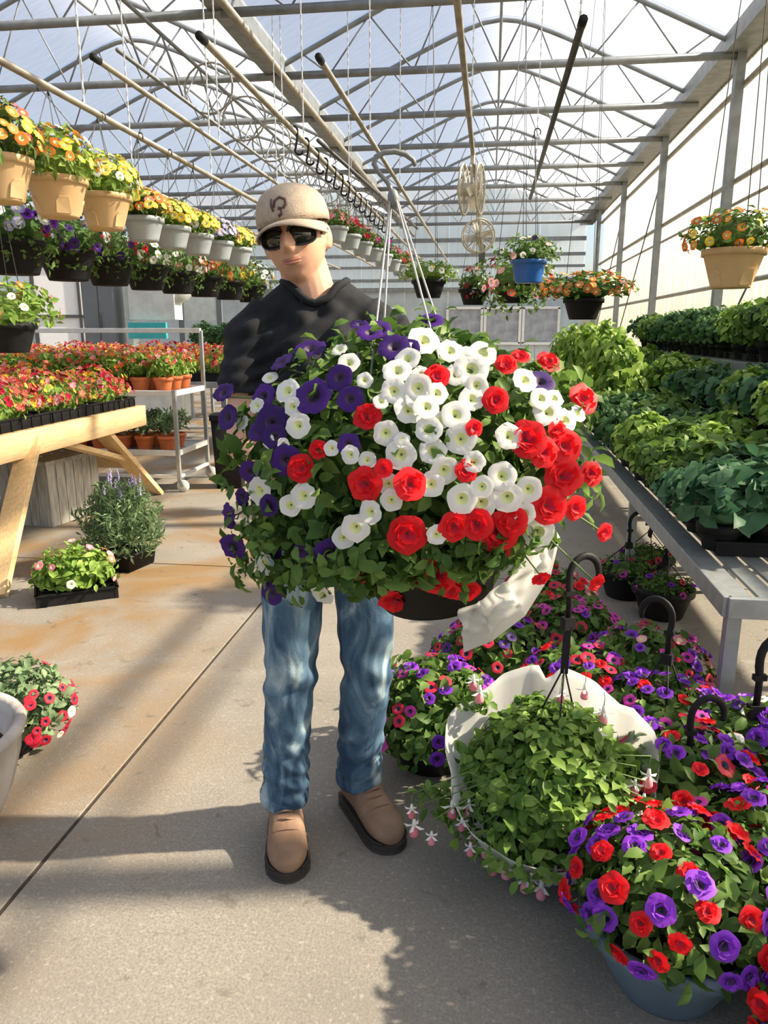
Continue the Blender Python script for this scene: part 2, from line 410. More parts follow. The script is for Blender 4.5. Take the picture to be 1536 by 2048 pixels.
# overhead basket rails and chains
def rail(x, y0, y1, z, r, m, label, dark_cap=True):
    t = empty('basket_rail', (x, y0, z)); tag(t, label, 'rail')
    r *= .76; b = MB(); b.tube([(0, 0, 0), (0, y1-y0, 0)], r, 8); b.build('pipe', m, t)
    if dark_cap: b = MB(); b.tube([(0, -.03, 0), (0, .05, 0)], r*1.15, 8); b.build('end_cap', M['black'], t)
    return t
rail(-2.2, 4.32, 19, 2.90, .022, M['galv_warm'], 'pale overhead basket rail with black end cap, second out from the valley gutter')
rail(-1.51, 4.11, 17, 2.90, .026, M['galv_warm'], 'overhead basket rail carrying a row of empty black hooks')
rail(-.98, 4.49, 17, 2.90, .024, M['galv_warm'], 'overhead rail with black end cap just under the valley gutter pipe')
rail(.39, 4.17, 9.2, 2.90, .026, M['steel_dark'], 'dark overhead rail that the blue pot hangs from')
rail(-.2, 3.2, 13.8, 2.90, .024, M['galv_warm'], 'brown overhead pipe carrying two round fans')
rail(-2.28, 2.4, 15, 2.66, .024, M['galv_warm'], 'overhead rail from which the tan flower pots hang', False)
rail(-2.75, 2.4, 15, 2.9, .02, M['galv_warm'], 'overhead pipe behind the tan pot rail', False)
rail(-2.95, 2.4, 15, 2.62, .024, M['galv_warm'], 'overhead rail from which the lower dark baskets hang', False)
def chain(x, y, z0, z1, label):
    b = MB(); z = z0; k = 0
    while z < z1:
        b.box((x, y, z+.02), (.012 if k % 2 else .005, .005 if k % 2 else .012, .042)); z += .036; k += 1
    tag(b.build('hanging_chain', M['white_metal']), label, 'chain', 'white chains holding the rails')
for x, ysr, z, l in ((-2.2, (6.28, 8.25, 12.2), 2.92, 'white chain holding up the black-capped rail second from the valley gutter'), (-1.51, (6.28, 8.25), 2.92, 'white chain holding up the rail of empty black hooks'), (-.98, (6.28, 8.25), 2.92, 'white chain holding up the rail under the gutter pipe'),
                  (-.2, (6.28, 12.2), 2.92, 'white chain holding up the fan pipe'), (-2.28, (4.31, 6.28, 8.25), 2.68, 'white chain holding up the tan pot rail'), (.39, (4.31, 8.25), 2.92, 'white chain holding up the dark rail of the blue pot'), (-2.95, (4.31, 6.28), 2.66, 'white chain holding up the rail of the dark baskets')):
    for y in ysr: chain(x, y, z, H-.1, l)
# black S hooks waiting on the rail
sh = MB(); P = [(.0, 0, .03)]+[(.022*math.sin(a), 0, .022*math.cos(a)+.01) for a in [R(-120+24*k) for k in range(11)]]
sh.tube([(.0+.02*math.cos(R(200-20*k)), 0, .01+.024*math.sin(R(200-20*k))) for k in range(11)]+[(.018, 0, -.05), (.005, 0, -.11)]+[(.03+.03*math.cos(R(180+22*k)), 0, -.13+.03*math.sin(R(180+22*k))) for k in range(9)], .009, 6)
shm_ = sh.mesh('rail_hook', M['black'])
for k in range(16): tag(obj('rail_hook', shm_, None, (-1.51, 6.0+k*.36, 2.905), R(20)), 'empty black plastic hook hanging on the overhead rail', 'hook', 'empty hooks on the rail')
# circulation fans
def fan(y, rz, label, x=-.2):
    t = empty('circulation_fan', (x, y, 2.9), rz); tag(t, label, 'fan')
    fm = mat('beige fan enamel', (.55, .50, .38), .5)
    for yy in (-.07, .07):
        b = MB(); b.tube([(.2*math.cos(a), yy, -.28+.2*math.sin(a)) for a in [2*math.pi*k/24 for k in range(25)]], .011, 6, False); b.build('guard_ring', fm, t)
        for k in range(8):
            a = math.pi*k/8; b = MB(); b.tube([(.2*math.cos(a), yy, -.28+.2*math.sin(a)), (-.2*math.cos(a), yy, -.28-.2*math.sin(a))], .004, 4); b.build('guard_wire', fm, t)
    b = MB(); b.tube([(0, -.06, -.28), (0, .12, -.28)], .055, 12); b.build('motor', fm, t)
    for k in range(4):
        a = 2*math.pi*k/4+.3; b = MB(); rot = Matrix.Rotation(-a, 3, 'Y') @ Matrix.Rotation(R(25), 3, 'X'); b.box(rot @ Vector((.105, 0, 0))+Vector((0, 0, -.28)), (.15, .008, .07), rot); b.build('blade', fm, t)
    b = MB(); b.bar((0, 0, .02), (0, 0, -.08), .05, .03); b.build('bracket', fm, t)
fan(6.9, R(80), 'beige round fan seen edge-on, hung on the brown overhead pipe')
fan(10.2, R(12), 'beige round fan facing down the aisle, hung on the brown pipe')
b = MB(); b.box((-.2, 13.8, 2.74), (.11, .09, .3)); b.box((-.2, 13.8, 2.57), (.06, .06, .06)); tag(bevel(b.build('sensor_box', M['steel_dark'])), 'small dark brown sensor box under the end of the brown pipe', 'sensor')
# ---------------------------------------------------------------- plants
def leaf_cloud(name, n, rad, size, seed, m, fine=False, lo=-.35, aspect=.5, up=.35, inner=.55, core=.0, centre=(0, 0, 0), droop=0.0, parent=None, spiky=0.0):
    """many single leaves filling the outer part of an ellipsoid; one mesh"""
    g = np.random.default_rng(seed)
    d = g.normal(size=(n*3, 3)); d /= np.linalg.norm(d, axis=1)[:, None]
    d = d[d[:, 2] > lo][:n]; n = len(d)
    rr = inner+(1-inner)*g.random(n)**.6
    lump = 1+.10*np.sin(d[:, 0]*7+seed)*np.cos(d[:, 1]*6+seed*2)+.06*np.sin(d[:, 2]*9+seed)
    p = d*np.array(rad)*(rr*lump)[:, None]+np.array(centre)
    nrm = d*.9+g.normal(size=(n, 3))*.55+np.array((0, 0, up)); nrm /= np.linalg.norm(nrm, axis=1)[:, None]
    t = np.cross(nrm, g.normal(size=(n, 3)))
    if spiky: t = t*(1-spiky)+(d+np.array((0, 0, .9)))*spiky*1.6
    t -= nrm*(t*nrm).sum(1)[:, None]; t /= np.linalg.norm(t, axis=1)[:, None]
    t[:, 2] -= droop; s = np.cross(nrm, t)
    L = size*(.65+.7*g.random(n)); L = L[:, None]; Wd = L*aspect
    if fine:
        st = []
        for f, w, h in ((0, 0, 0), (.35, .5, .05), (.72, .42, .04), (1, 0, -.10)):
            mid = p+t*L*f+nrm*L*(h-.06)
            if w: st += [mid-s*Wd*w+nrm*L*.10, mid, mid+s*Wd*w+nrm*L*.10]
            else: st += [mid]
        V = np.stack(st, 1).reshape(-1, 3); k = 8      # 0 base, 1-3, 4-6, 7 tip
        tri = [(0, 2, 1), (0, 3, 2), (1, 2, 5, 4), (2, 3, 6, 5), (4, 5, 7), (5, 6, 7)]
    else:
        V = np.stack([p, p+t*L*.5-s*Wd*.5+nrm*L*.1, p+t*L-nrm*L*.08, p+t*L*.5+s*Wd*.5+nrm*L*.1], 1).reshape(-1, 3); k = 4
        tri = [(0, 2, 1), (0, 3, 2)]
    F = [tuple(i*k+q for q in f) for i in range(n) for f in tri]
    V = V.tolist()
    if core:
        b = MB(); b.ball(centre, tuple(r*core for r in rad), 12, 8); o = len(V); V += [list(v) for v in b.v]; F += [tuple(i+o for i in f) for f in b.f]
    me = bpy.data.meshes.new(name); me.from_pydata(V, [], F); me.materials.append(m)
    me.polygons.foreach_set('use_smooth', [fine]*len(F)); me.update()
    return me
def bloom_cloud(name, n, rad, size, seed, mats, lo=.1, centre=(0, 0, 0), petals=5, surf=(.92, 1.12)):
    """small round blossoms scattered over an ellipsoid, for plants too far off to tell them apart singly"""
    g = np.random.default_rng(seed); V = []; F = []; MI = []
    i = 0
    while i < n:
        d = g.normal(size=3); d /= np.linalg.norm(d)
        if d[2] < lo: continue
        i += 1
        p = Vector(d*np.array(rad)*(surf[0]+(surf[1]-surf[0])*g.random()))+Vector(centre)
        nr = (Vector(d)+Vector(g.normal(size=3)*.35)).normalized(); t = nr.orthogonal().normalized(); s_ = nr.cross(t)
        r = size*(.7+.6*g.random()); k = len(V); V.append(p-nr*r*.25)
        q = petals*2
        for a in range(q):
            an = 2*math.pi*a/q; rr = r*(1.05 if a % 2 == 0 else .72); V.append(p+(t*math.cos(an)+s_*math.sin(an))*rr+nr*r*.12*(1 if a % 2 else -1))
        mi = int(g.integers(len(mats)))
        for a in range(q): F.append((k, k+1+a, k+1+(a+1) % q)); MI.append(mi)
    me = bpy.data.meshes.new(name); me.from_pydata([tuple(v) for v in V], [], F)
    for m in mats: me.materials.append(m)
    me.polygons.foreach_set('material_index', MI); me.update()
    return me
def petunia(name, m, throat, seed=1, depth=.42, double=False):
    """trumpet flower of radius 1 facing +Z, five ruffled lobes"""
    rn = random.Random(seed); b = MB(); n = 20
    rings = [(.06, -depth, 0), (.16, -.20, 0), (.40, -.03, 0), (.72, .05, .03), (1.0, -.02, .09)]
    vs = []
    for r, z, ruf in rings:
        for k in range(n):
            a = 2*math.pi*k/n; lobe = 1+(.05*math.cos(5*a)+.03*rn.uniform(-1, 1) if r > .8 else (.02*math.cos(5*a) if r > .5 else 0))
            vs.append((r*lobe*math.cos(a), r*lobe*math.sin(a), z+ruf*math.sin(10*a+seed)*.9+(rn.uniform(-.03, .03) if r > .8 else 0)))
    fs = [[(i*n+k, i*n+(k+1) % n, (i+1)*n+(k+1) % n, (i+1)*n+k) for k in range(n)] for i in range(4)]
    b.m = 1; b.add(vs, fs[0]+fs[1], True); b.m = 0; b.add(vs, fs[2]+fs[3], True)
    if double:
        for q in range(9):
            a = q*2.4; r0 = .18+.05*q; c = Vector((r0*math.cos(a), r0*math.sin(a), .06)); tn = Vector((-math.sin(a), math.cos(a), 0)); up = Vector((math.cos(a)*.5, math.sin(a)*.5, .8))
            b.add([c-tn*.22, c+tn*.22, c+tn*.30+up*.24, c+up*.34, c-tn*.30+up*.24], [(0, 1, 2, 3, 4)])
    b.m = 2; b.tube([(0, 0, -depth+.02), (0, .02, -depth-.45)], [.075, .045], 6)
    me = b.mesh(name, [m, throat, M['stem']])
    return me
FL = {k: [petunia('petunia_'+k, M[k], M[th], s, double=db) for s in (1, 2, 3)] for k, th, db in (
    ('white', 'throat', False), ('red', 'crimson', True), ('purple', 'throat_dk', False), ('violet', 'throat_dk', True), ('magenta', 'throat_dk', False),
    ('crimson', 'throat_dk', False), ('pink', 'throat', False), ('coral', 'throat', False), ('orange', 'throat', False), ('yellow', 'throat', False), ('lilac', 'white', False), ('rust', 'throat', False))}
def put_flower(root, kind, p, nrm, r, rn, name='flower'):
    o = obj(name, FL[kind][rn.randrange(3)], root)
    q = Vector((0, 0, 1)).rotation_difference(Vector(nrm).normalized()) @ Quaternion((0, 0, 1), rn.uniform(0, 6.28))
    o.rotation_mode = 'QUATERNION'; o.rotation_quaternion = q; o.location = p; o.scale = (r, r, r*.9)
    return o
def dome_flowers(root, n, kinds, rad, centre, r, seed, lo=.0, out=1.04, face=None, mind=1.5):
    rn = random.Random(seed); ps = []; tries = 0
    while len(ps) < n and tries < n*30:
        tries += 1
        d = Vector((rn.gauss(0, 1), rn.gauss(0, 1), rn.gauss(0, 1))).normalized()
        if d.z < lo: continue
        if face is not None and d.dot(face) < -.35: continue
        p = Vector((d.x*rad[0], d.y*rad[1], d.z*rad[2]))*out*rn.uniform(.97, 1.08)+Vector(centre)
        if any((p-q).length < r*mind for q in ps): continue
        ps.append(p)
        nr = (Vector((d.x/rad[0], d.y/rad[1], d.z/rad[2])).normalized()+Vector((rn.gauss(0, .2), rn.gauss(0, .2), rn.gauss(0, .2)))+Vector((0, -.15, .1)))
        put_flower(root, rn.choice(kinds), p, nr, r*rn.uniform(.8, 1.15), rn)
# pots -------------------------------------------------------------
def pot_mesh(name, m, r, h, taper=.72, rim=.018, n=28):
    b = MB(); rb = r*taper
    b.lathe([(rb*.5, 0), (rb*.96, 0), (rb, .008), (r*.97, h-.035), (r*.975, h-.034), (r+rim*.45, h-.034), (r+rim*.5, h-.004), (r+rim*.3, h), (r*.95, h), (r*.93, h-.02), (r*.91, h-.03)], n)
    return b.mesh(name, m)
def soil_mesh(r, h):
    b = MB(); b.lathe([(r*.915, h-.045), (r*.915, h-.026), (r*.6, h-.02)], 20); return b.mesh('soil', M['soil'])
POT = {}
for key, m, r, h, tp in (('tan', M['tan'], .15, .195, .66), ('grey', M['grey_pot'], .125, .15, .72), ('black', M['black'], .15, .16, .72), ('blue', M['blue_pot'], .13, .17, .78), ('slate', M['slate_pot'], .19, .19, .60), ('terra', M['terra'], .085, .13, .76), ('small', M['black'], .058, .085, .78)):
    POT[key] = (pot_mesh('pot', m, r, h, tp), r, h, soil_mesh(r, h), tp)
def notch_mesh(r, h, tp):
    """arched drainage recess moulded on the flank of the tan pots, slightly proud"""
    b = MB(); n = 8
    def P(a, z, out): rr = (r*tp+(r*.97-r*tp)*z/(h-.03))+out; return (rr*math.cos(a), rr*math.sin(a), z)
    w = .34
    outl = [(-w, .012), (w, .012), (w*.9, h*.36), (w*.55, h*.46), (-w*.55, h*.46), (-w*.9, h*.36)]
    vs = [P(a, z, .006) for a, z in outl]+[P(a*1.08, z*1.03, -.003) for a, z in outl]; k = 6
    b.add(vs, [tuple(range(k))]+[(i, k+i, k+(i+1) % k, (i+1) % k) for i in range(k)])
    return b.mesh('moulded_panel', m_tan2)
m_tan2 = M['tan']
NOTCH = notch_mesh(.15, .195, .66)
def hanger(root, r, h, top, hook=True, wires=3, wr=.0025, m=None, hm=None, a0=.5, hook_r=.025):
    m = m or M['steel_dark']
    for k in range(wires):
        a = a0+2*math.pi*k/wires; b = MB(); b.tube([(r*math.cos(a), r*math.sin(a), h-.01), (.006*math.cos(a), .006*math.sin(a), top)], wr, 5); b.build('hanger_wire', m, root)
    if hook:
        b = MB(); pts = [(0, 0, top-.015), (0, 0, top+.02)]+[(hook_r-hook_r*math.cos(R(a)), 0, top+.02+hook_r*1.0*math.sin(R(a))) for a in range(20, 216, 15)]
        b.tube(pts, .005 if hook_r < .03 else .0055, 6); b.build('hook', hm or m, root)
def hook_mesh(s=1.0):
    """moulded black crook of a basket hanger, stem at the origin"""
    b = MB(); r = .042*s
    pts = [(0, 0, 0), (0, 0, .07*s), (-.004*s, 0, .10*s)]+[(r*.9-r*math.cos(R(a)), 0, .115*s+r*1.15*math.sin(R(a))) for a in range(0, 200, 18)]
    b.tube(pts, [.008*s]*2+[.0095*s]*(len(pts)-4)+[.008*s, .006*s], 8, ratio=.7); b.box((0, 0, .0), (.03*s, .02*s, .03*s)); b.box((0, 0, .075*s), (.026*s, .012*s, .012*s))
    return b.mesh('hook', M['black'])
HOOK = hook_mesh(1.15)
FOL = {
 'bask': [leaf_cloud('foliage', 420, (.21, .21, .15), .042, s, M['leaf'], False, -.3, core=.55) for s in (1, 2, 3)],
 'bask_dk': [leaf_cloud('foliage', 420, (.21, .21, .15), .042, s+10, M['leaf'], False, -.4, core=.55) for s in (1, 2)],
 'bask_lt': [leaf_cloud('foliage', 420, (.21, .21, .15), .042, s+20, M['leaf_lt'], False, -.3, core=.5) for s in (1, 2)],
 'floor': [leaf_cloud('foliage', 900, (.215, .215, .15), .045, s+30, M['leaf'], True, -.45, core=.55) for s in (1, 2, 3)],
 'trail': [leaf_cloud('foliage', 420, (.23, .23, .2), .036, s+40, M['leaf'], False, -.85, core=.5) for s in (1, 2)],
}
for lst in FOL.values():
    for me in lst: me['k'] = 1
def hanging_pot(loc, pot, fol, kinds, n, r, label, group, seed, rail_z=None, fr=(.2, .2, .14), fz=.04, lo=-.1, cat='flower basket', name='hanging_flower_basket', scale=1.0, m_wire=None, wires=3, stuff=False, rz=None):
    pm, pr, ph, sm, tp = POT[pot]
    root = empty(name, loc, random.Random(seed).uniform(0, 6) if rz is None else rz); tag(root, label, cat, group); root.scale = (scale,)*3
    obj('pot', pm, root); obj('soil', sm, root)
    if pot == 'tan':
        for q in range(4): o = obj('moulded_panel', NOTCH, root, None, q*math.pi/2+.4)
    f = obj('foliage', FOL[fol][seed % len(FOL[fol])], root, (0, 0, ph+fz)); tag(f, kind='stuff'); f.scale = (fr[0]/.2, fr[1]/.2, fr[2]/.14)
    if stuff:
        tag(obj('blossoms', bloom_cloud('blossoms', n, fr, r, seed, [M[k] for k in kinds], lo), root, (0, 0, ph+fz)), kind='stuff')
    else: dome_flowers(root, n, kinds, fr, (0, 0, ph+fz), r, seed, lo)
    if rail_z is not None: hanger(root, pr, ph, (rail_z-loc[2])/scale-.03, True, wires, m=m_wire)
    return root
# ---------------------------------------------------------------- hanging rows on the left
def row(X, pts, **kw): pass
top_row = [ # Y, pot, foliage, flower kinds, size of the flower dome, label
 (3.46, 'tan', 'bask', ('orange', 'coral', 'yellow', 'orange'), (.20, .20, .19), 'tan hanging pot of red-orange and yellow flowers, first of the tan pots'),
 (3.95, 'tan', 'bask_lt', ('orange', 'yellow', 'white', 'orange'), (.21, .21, .19), 'tan hanging pot of orange, yellow and white flowers, middle of the tan pots'),
 (4.45, 'tan', 'bask_lt', ('yellow', 'white', 'yellow'), (.20, .20, .17), 'tan hanging pot of yellow and white flowers, beside the grey pots'),
 (4.96, 'grey', 'bask', ('orange', 'yellow', 'coral'), (.16, .16, .12), 'grey hanging pot of orange and yellow flowers, next to the tan pots'),
 (5.42, 'grey', 'bask_lt', ('yellow', 'yellow'), (.16, .16, .12), 'grey hanging pot with bright lemon yellow flowers'),
 (5.88, 'grey', 'bask_lt', ('yellow', 'yellow', 'lilac'), (.16, .16, .12), 'grey hanging pot of yellow flowers with some lilac'),
 (6.35, 'grey', 'bask', ('lilac', 'lilac', 'pink'), (.16, .16, .12), 'grey hanging pot with pale lilac flowers'),
 (6.85, 'grey', 'bask_lt', ('yellow', 'yellow'), (.16, .16, .12), 'grey hanging pot of yellow flowers beside the man in the cap'),
]
for i, (y, pot, fol, kinds, fr, lab) in enumerate(top_row):
    hanging_pot((-2.28, y, 2.03 if pot == 'tan' else 2.02), pot, fol, kinds, 64, .029, lab, None, 100+i, 2.66, fr, .05, -.05)
# far grey pots of the same rail, pink flowers, seen beside the cap
far_k = [('pink', 'coral'), ('pink', 'crimson'), ('crimson', 'pink'), ('pink', 'magenta'), ('magenta', 'lilac'), ('magenta', 'pink'), ('coral', 'orange'), ('yellow', 'white')]
for i, k in enumerate(far_k):
    p0, p1 = at(672, 468, 8.2), at(815, 548, 11.6); p = p0.lerp(p1, i/7)
    hanging_pot((p.x, p.y, p.z-.08), 'grey', 'bask', k, 26, .032, 'small grey hanging pot in the distant row past the cap, with %s and %s flowers' % k, 'distant row of grey pots', 130+i, p.z+.75, (.16, .16, .12), .05, -.1, stuff=True)
p0, p1 = at(672, 468, 8.2)+Vector((0, 0, .75)), at(815, 548, 11.6)+Vector((0, 0, .75)); b = MB(); b.tube([p0+(p0-p1)*.15, p1+(p1-p0)*.2], .02, 6); tag(b.build('basket_rail', M['steel_dark']), 'dark overhead rail carrying the distant grey pots', 'rail')
low_row = [
 (4.55, ('purple', 'violet', 'white', 'lilac'), 'black hanging basket of violet and white flowers, below the first tan pot'),
 (5.15, ('purple', 'purple', 'crimson', 'white'), 'black hanging basket of dark violet flowers, below the tan pots'),
 (5.75, ('red', 'crimson', 'red', 'purple'), 'black hanging basket with bright red flowers, below the tan pots'),
 (6.4, ('white', 'white'), 'black hanging basket of white flowers, below the grey pots'),
 (7.05, ('white', 'pink', 'white'), 'black hanging basket of white and pale pink flowers, below the lemon yellow pot'),
 (7.75, ('rust', 'crimson', 'orange'), 'dark hanging basket of rusty red flowers near the man in the cap'),
 (8.5, ('yellow', 'rust', 'yellow'), 'dark hanging basket with olive yellow flowers behind the man in the cap'),
 (9.3, ('white', 'yellow'), 'dark hanging basket of cream flowers beyond the man in the cap'),
]
for i, (y, kinds, lab) in enumerate(low_row):
    hanging_pot((-2.95, y, 1.79), 'black', 'trail', kinds, 46, .028, lab, None, 160+i, 2.62, (.22, .22, .15), .06, -.35, scale=1.25)
hanging_pot((-2.66, 3.95, 1.33), 'black', 'bask_lt', ('yellow', 'coral', 'orange', 'white'), 40, .026, 'dark hanging basket of mixed yellow, white and orange flowers, above the wooden bench', None, 180, 2.62, (.27, .27, .17), .05, -.2)
# hangers beyond, centre and right
def hang_at(px, py, F, pot, fol, kinds, n, r, lab, seed, rail_z, fr, fz=.04, lo=-.2, scale=1.0, stuff=False, wires=3):
    p = at(px, py, F)
    if seed == 204: p.x = -.2
    if seed in (202, 203): k_ = 8.25/p.y; p = Vector((p.x*k_, 8.25, CAM_H+(p.z-CAM_H)*k_))
    if seed == 205: p = Vector((p.x*6.28/p.y, 6.28, p.z))
    if seed == 206: p = Vector((1.235, 4.31, 1.665))
    hanging_pot((p.x, p.y, p.z), pot, fol, kinds, n, r, lab, None, seed, rail_z, fr, fz, lo, scale=scale, stuff=stuff, wires=wires)
hang_at(1056, 566, 6.1, 'blue', 'bask', ('white', 'pink', 'purple'), 18, .024, 'bright blue hanging pot with a few white and purple flowers', 201, 2.9, (.22, .22, .13))
hang_at(1028, 606, 7.4, 'black', 'trail', ('coral', 'crimson', 'pink'), 36, .03, 'dark trailing hanging basket just behind the bright blue pot', 202, 4.57, (.29, .29, .2), .0, -.5, 1.32)
hang_at(857, 596, 7.6, 'black', 'bask_lt', ('yellow', 'white', 'white'), 24, .026, 'black hanging basket of pale green leaves, cream flowers, right of the distant grey pots', 203, 4.57, (.26, .26, .12), .05, 0, 1.15)
hang_at(925, 610, 8.4, 'black', 'bask_dk', ('pink', 'white', 'crimson'), 30, .03, 'dark basket of pink and white flowers past the held basket wires', 204, 2.9, (.15, .15, .2), .02, -.5)
hang_at(1165, 640, 6.4, 'black', 'bask_dk', ('rust', 'orange', 'coral'), 60, .030, 'wide black basket of rusty orange flowers above the green seedlings', 205, 4.57, (.36, .30, .13), .06, -.25, 1.0)
hang_at(1460, 578, 4.28, 'tan', 'bask', ('orange', 'yellow', 'rust', 'orange'), 60, .022, 'tan hanging pot of orange and yellow flowers beside the translucent side wall', 206, 4.57, (.24, .22, .14), .05, -.3, 1.0)

# ---------------------------------------------------------------- wooden bench with flower trays
bench = empty('wooden_bench', (-3.55, 4.7, 0)); tag(bench, 'pale new pine bench with splayed legs holding black flower trays', 'bench')
def part(nm, mt, par, fn, bv=.004):
    b = MB(); fn(b); o = b.build(nm, mt, par)
    if bv: bevel(o, bv)
    return o
ox, oy = -3.55, 4.7
def W2(x, y, z): return (x-ox, y-oy, z)
part('side_rail', M['wood'], bench, lambda b: b.bar(W2(-2.95, 2.6, .74), W2(-2.95, 6.15, .74), .045, .17))
part('side_rail', M['wood'], bench, lambda b: b.bar(W2(-4.15, 2.6, .74), W2(-4.15, 6.15, .74), .045, .17))
part('end_rail', M['wood'], bench, lambda b: b.bar(W2(-4.12, 6.13, .74), W2(-2.98, 6.13, .74), .045, .17))
for k in range(24):
    y = 2.66+k*.148; part('plank', M['wood'], bench, lambda b: b.box(W2(-3.55, y, .815), (1.2, .125, .022)), 0)
for x, s in ((-2.98, 1), (-4.12, -1)):
    part('leg', M['wood'], bench, lambda b: b.bar(W2(x, 4.55, .76), W2(x+.28*s, 3.62, 0), .045, .14, (1, 0, 0)))
    part('leg', M['wood'], bench, lambda b: b.bar(W2(x-.05*s, 5.45, .76), W2(x+.0*s, 6.35, 0), .045, .14, (1, 0, 0)))
    part('brace', M['wood'], bench, lambda b: b.bar(W2(x-.06*s, 5.0, .66), W2(x-.06*s, 5.95, .38), .04, .10, (1, 0, 0)))
part('cross_brace', M['wood'], bench, lambda b: b.bar(W2(-4.1, 6.0, .35), W2(-2.98, 6.0, .35), .04, .1))

def tray_mesh(w, d, h, cells=(4, 6)):
    b = MB()
    b.box((0, 0, .006), (w, d, .012))
    for x in (-w/2, w/2): b.box((x, 0, h/2), (.008, d, h))
    for y in (-d/2, d/2): b.box((0, y, h/2), (w, .008, h))
    for x in (-w/2, w/2): b.box((x*1.02, 0, h-.004), (.022, d+.03, .008))
    for y in (-d/2, d/2): b.box((0, y*1.02, h-.004), (w+.03, .022, .008))
    for i in range(1, cells[0]): b.box((-w/2+w*i/cells[0], 0, h*.45), (.012, d, h*.85))
    for j in range(1, cells[1]): b.box((0, -d/2+d*j/cells[1], h*.45), (w, .012, h*.85))
    for j in range(cells[1]+1):
        for x in (-w/2, w/2): b.box((x, -d/2+d*j/cells[1], h*.4), (.02, .012, h*.8))
    return b.mesh('tray', M['black'])
TRAY = tray_mesh(.50, .66, .075)
TRF = [leaf_cloud('foliage', 520, (.30, .38, .17), .05, 60+s, M['leaf_lt'], False, -.1, core=.7) for s in range(2)]
TRB = [bloom_cloud('blossoms', 260, (.29, .37, .19), .022, 70+s, [M['coral'], M['coral'], M['pink'], M['crimson'], M['yellow']], .02, surf=(.8, 1.25)) for s in range(2)]
def flower_tray(loc, rz, label, group, seed, sc=(1, 1, 1), fol=None, blo=None):
    t = empty('flower_tray', loc, rz); tag(t, label, 'tray', group); t.scale = sc
    obj('tray', TRAY, t)
    tag(obj('foliage', (fol or TRF)[seed % 2], t, (0, 0, .10)), kind='stuff'); tag(obj('blossoms', (blo or TRB)[seed % 2], t, (0, 0, .11)), kind='stuff')
    return t
for i, y in enumerate((3.1, 3.79, 4.48, 5.17, 5.80)):
    flower_tray((-3.24, y, .826), 0, 'black tray of coral pink flowers along the near edge of the wooden bench', 'coral trays on the bench edge', i, (1, 1, 1.1) if i < 4 else (1, .8, 1.05))
    flower_tray((-3.84, y, .826), 0, 'black tray of coral flowers in the back row on the wooden bench', 'coral trays at the bench back', i+1, (1, 1, 1.15) if i < 4 else (1, .8, 1.1))

# grey box under the bench
gb = empty('planter_box', (-3.42, 5.42, 0), R(-8)); tag(gb, 'weathered grey ribbed planter box standing under the wooden bench', 'planter')
mg = mat('weathered grey board', (.36, .35, .31), .8, 0, .25, 6, .3, stretch=(6, 6, 1))
for k in range(6):
    for sx in (-1, 1): part('board', mg, gb, lambda b: b.box((sx*.21, -.25+.1*k, .24), (.03, .094, .48)), .003)
for k in range(5):
    for sy in (-1, 1): part('board', mg, gb, lambda b: b.box((-.16+.08*k, sy*.285, .24), (.075, .03, .48)), .003)
part('top_trim', mg, gb, lambda b: b.box((0, 0, .49), (.48, .64, .03)))

# plants standing on the floor, left
def lavender(loc):
    t = empty('lavender_plant', loc); tag(t, 'bushy grey-green lavender with pale violet tips in black tray on the concrete', 'plant')
    b = MB(); b.lathe([(.10, 0), (.145, .004), (.16, .10), (.165, .10), (.165, .11), (.15, .11), (.145, .09), (.1, .085)], 4); o = b.build('tray', M['black'], t); o.rotation_euler = (0, 0, R(38)); o.scale = (1.25, 1.0, 1.0)
    tag(obj('foliage', leaf_cloud('foliage', 1900, (.25, .22, .27), .06, 81, M['leaf_sage'], False, -.75, .22, .3, .35, .45, (0, 0, .27), 0, spiky=.75), t), kind='stuff')
    rn = random.Random(8)
    for k in range(22):
        a = rn.uniform(0, 6.28); q = rn.uniform(.05, .2); x, y = q*math.cos(a), q*math.sin(a); z = .44+rn.uniform(0, .14); b = MB()
        b.m = 1; b.tube([(x*.7, y*.7, .38), (x, y, z)], .002, 4)
        b.m = 0
        for j in range(5): b.ball((x+rn.uniform(-.004, .004), y+rn.uniform(-.004, .004), z+j*.011), .0085-.001*j, 6, 4)
        b.build('flower_spike', [M['lilac'], M['stem']], t)
    return t
lavender((-2.24, 4.25, 0))
t = empty('petunia_tray', (-2.26, 3.72, 0), R(32)); tag(t, 'small black tray of yellow-green plants with pink and white flowers on concrete', 'tray')
tr = tray_mesh(.40, .26, .07, (4, 3)); obj('tray', tr, t)
tag(obj('foliage', leaf_cloud('foliage', 520, (.21, .16, .17), .05, 83, M['leaf_lt'], True, -.25, core=.6), t, (0, 0, .12)), kind='stuff')
dome_flowers(t, 13, ('pink', 'white', 'coral', 'white'), (.22, .17, .18), (0, 0, .12), .022, 84, -.1)
t = empty('potted_petunia', (-1.64, 2.20, 0)); t.scale = (.8, .8, .82); tag(t, 'green bush with crimson flowers on the floor behind the stone planter', 'plant')
obj('pot', pot_mesh('pot', M['black'], .13, .13), t); obj('soil', soil_mesh(.13, .13), t)
tag(obj('foliage', leaf_cloud('foliage', 1300, (.27, .24, .20), .045, 85, M['leaf_sage'], True, -.6, core=.5), t, (0, 0, .2)), kind='stuff')
rn = random.Random(5)
for k in range(46):
    a = rn.uniform(-1.7, 1.2); e = rn.uniform(-.5, .75) if k > 18 else rn.uniform(-.6, .1)
    d = Vector((math.cos(a)*math.cos(e), math.sin(a)*math.cos(e), math.sin(e))); p = Vector((d.x*.285, d.y*.25, d.z*.2+.2))
    put_flower(t, 'crimson' if k % 7 else 'white', p, d+Vector((0, -.3, .2)), rn.uniform(.018, .026), rn)
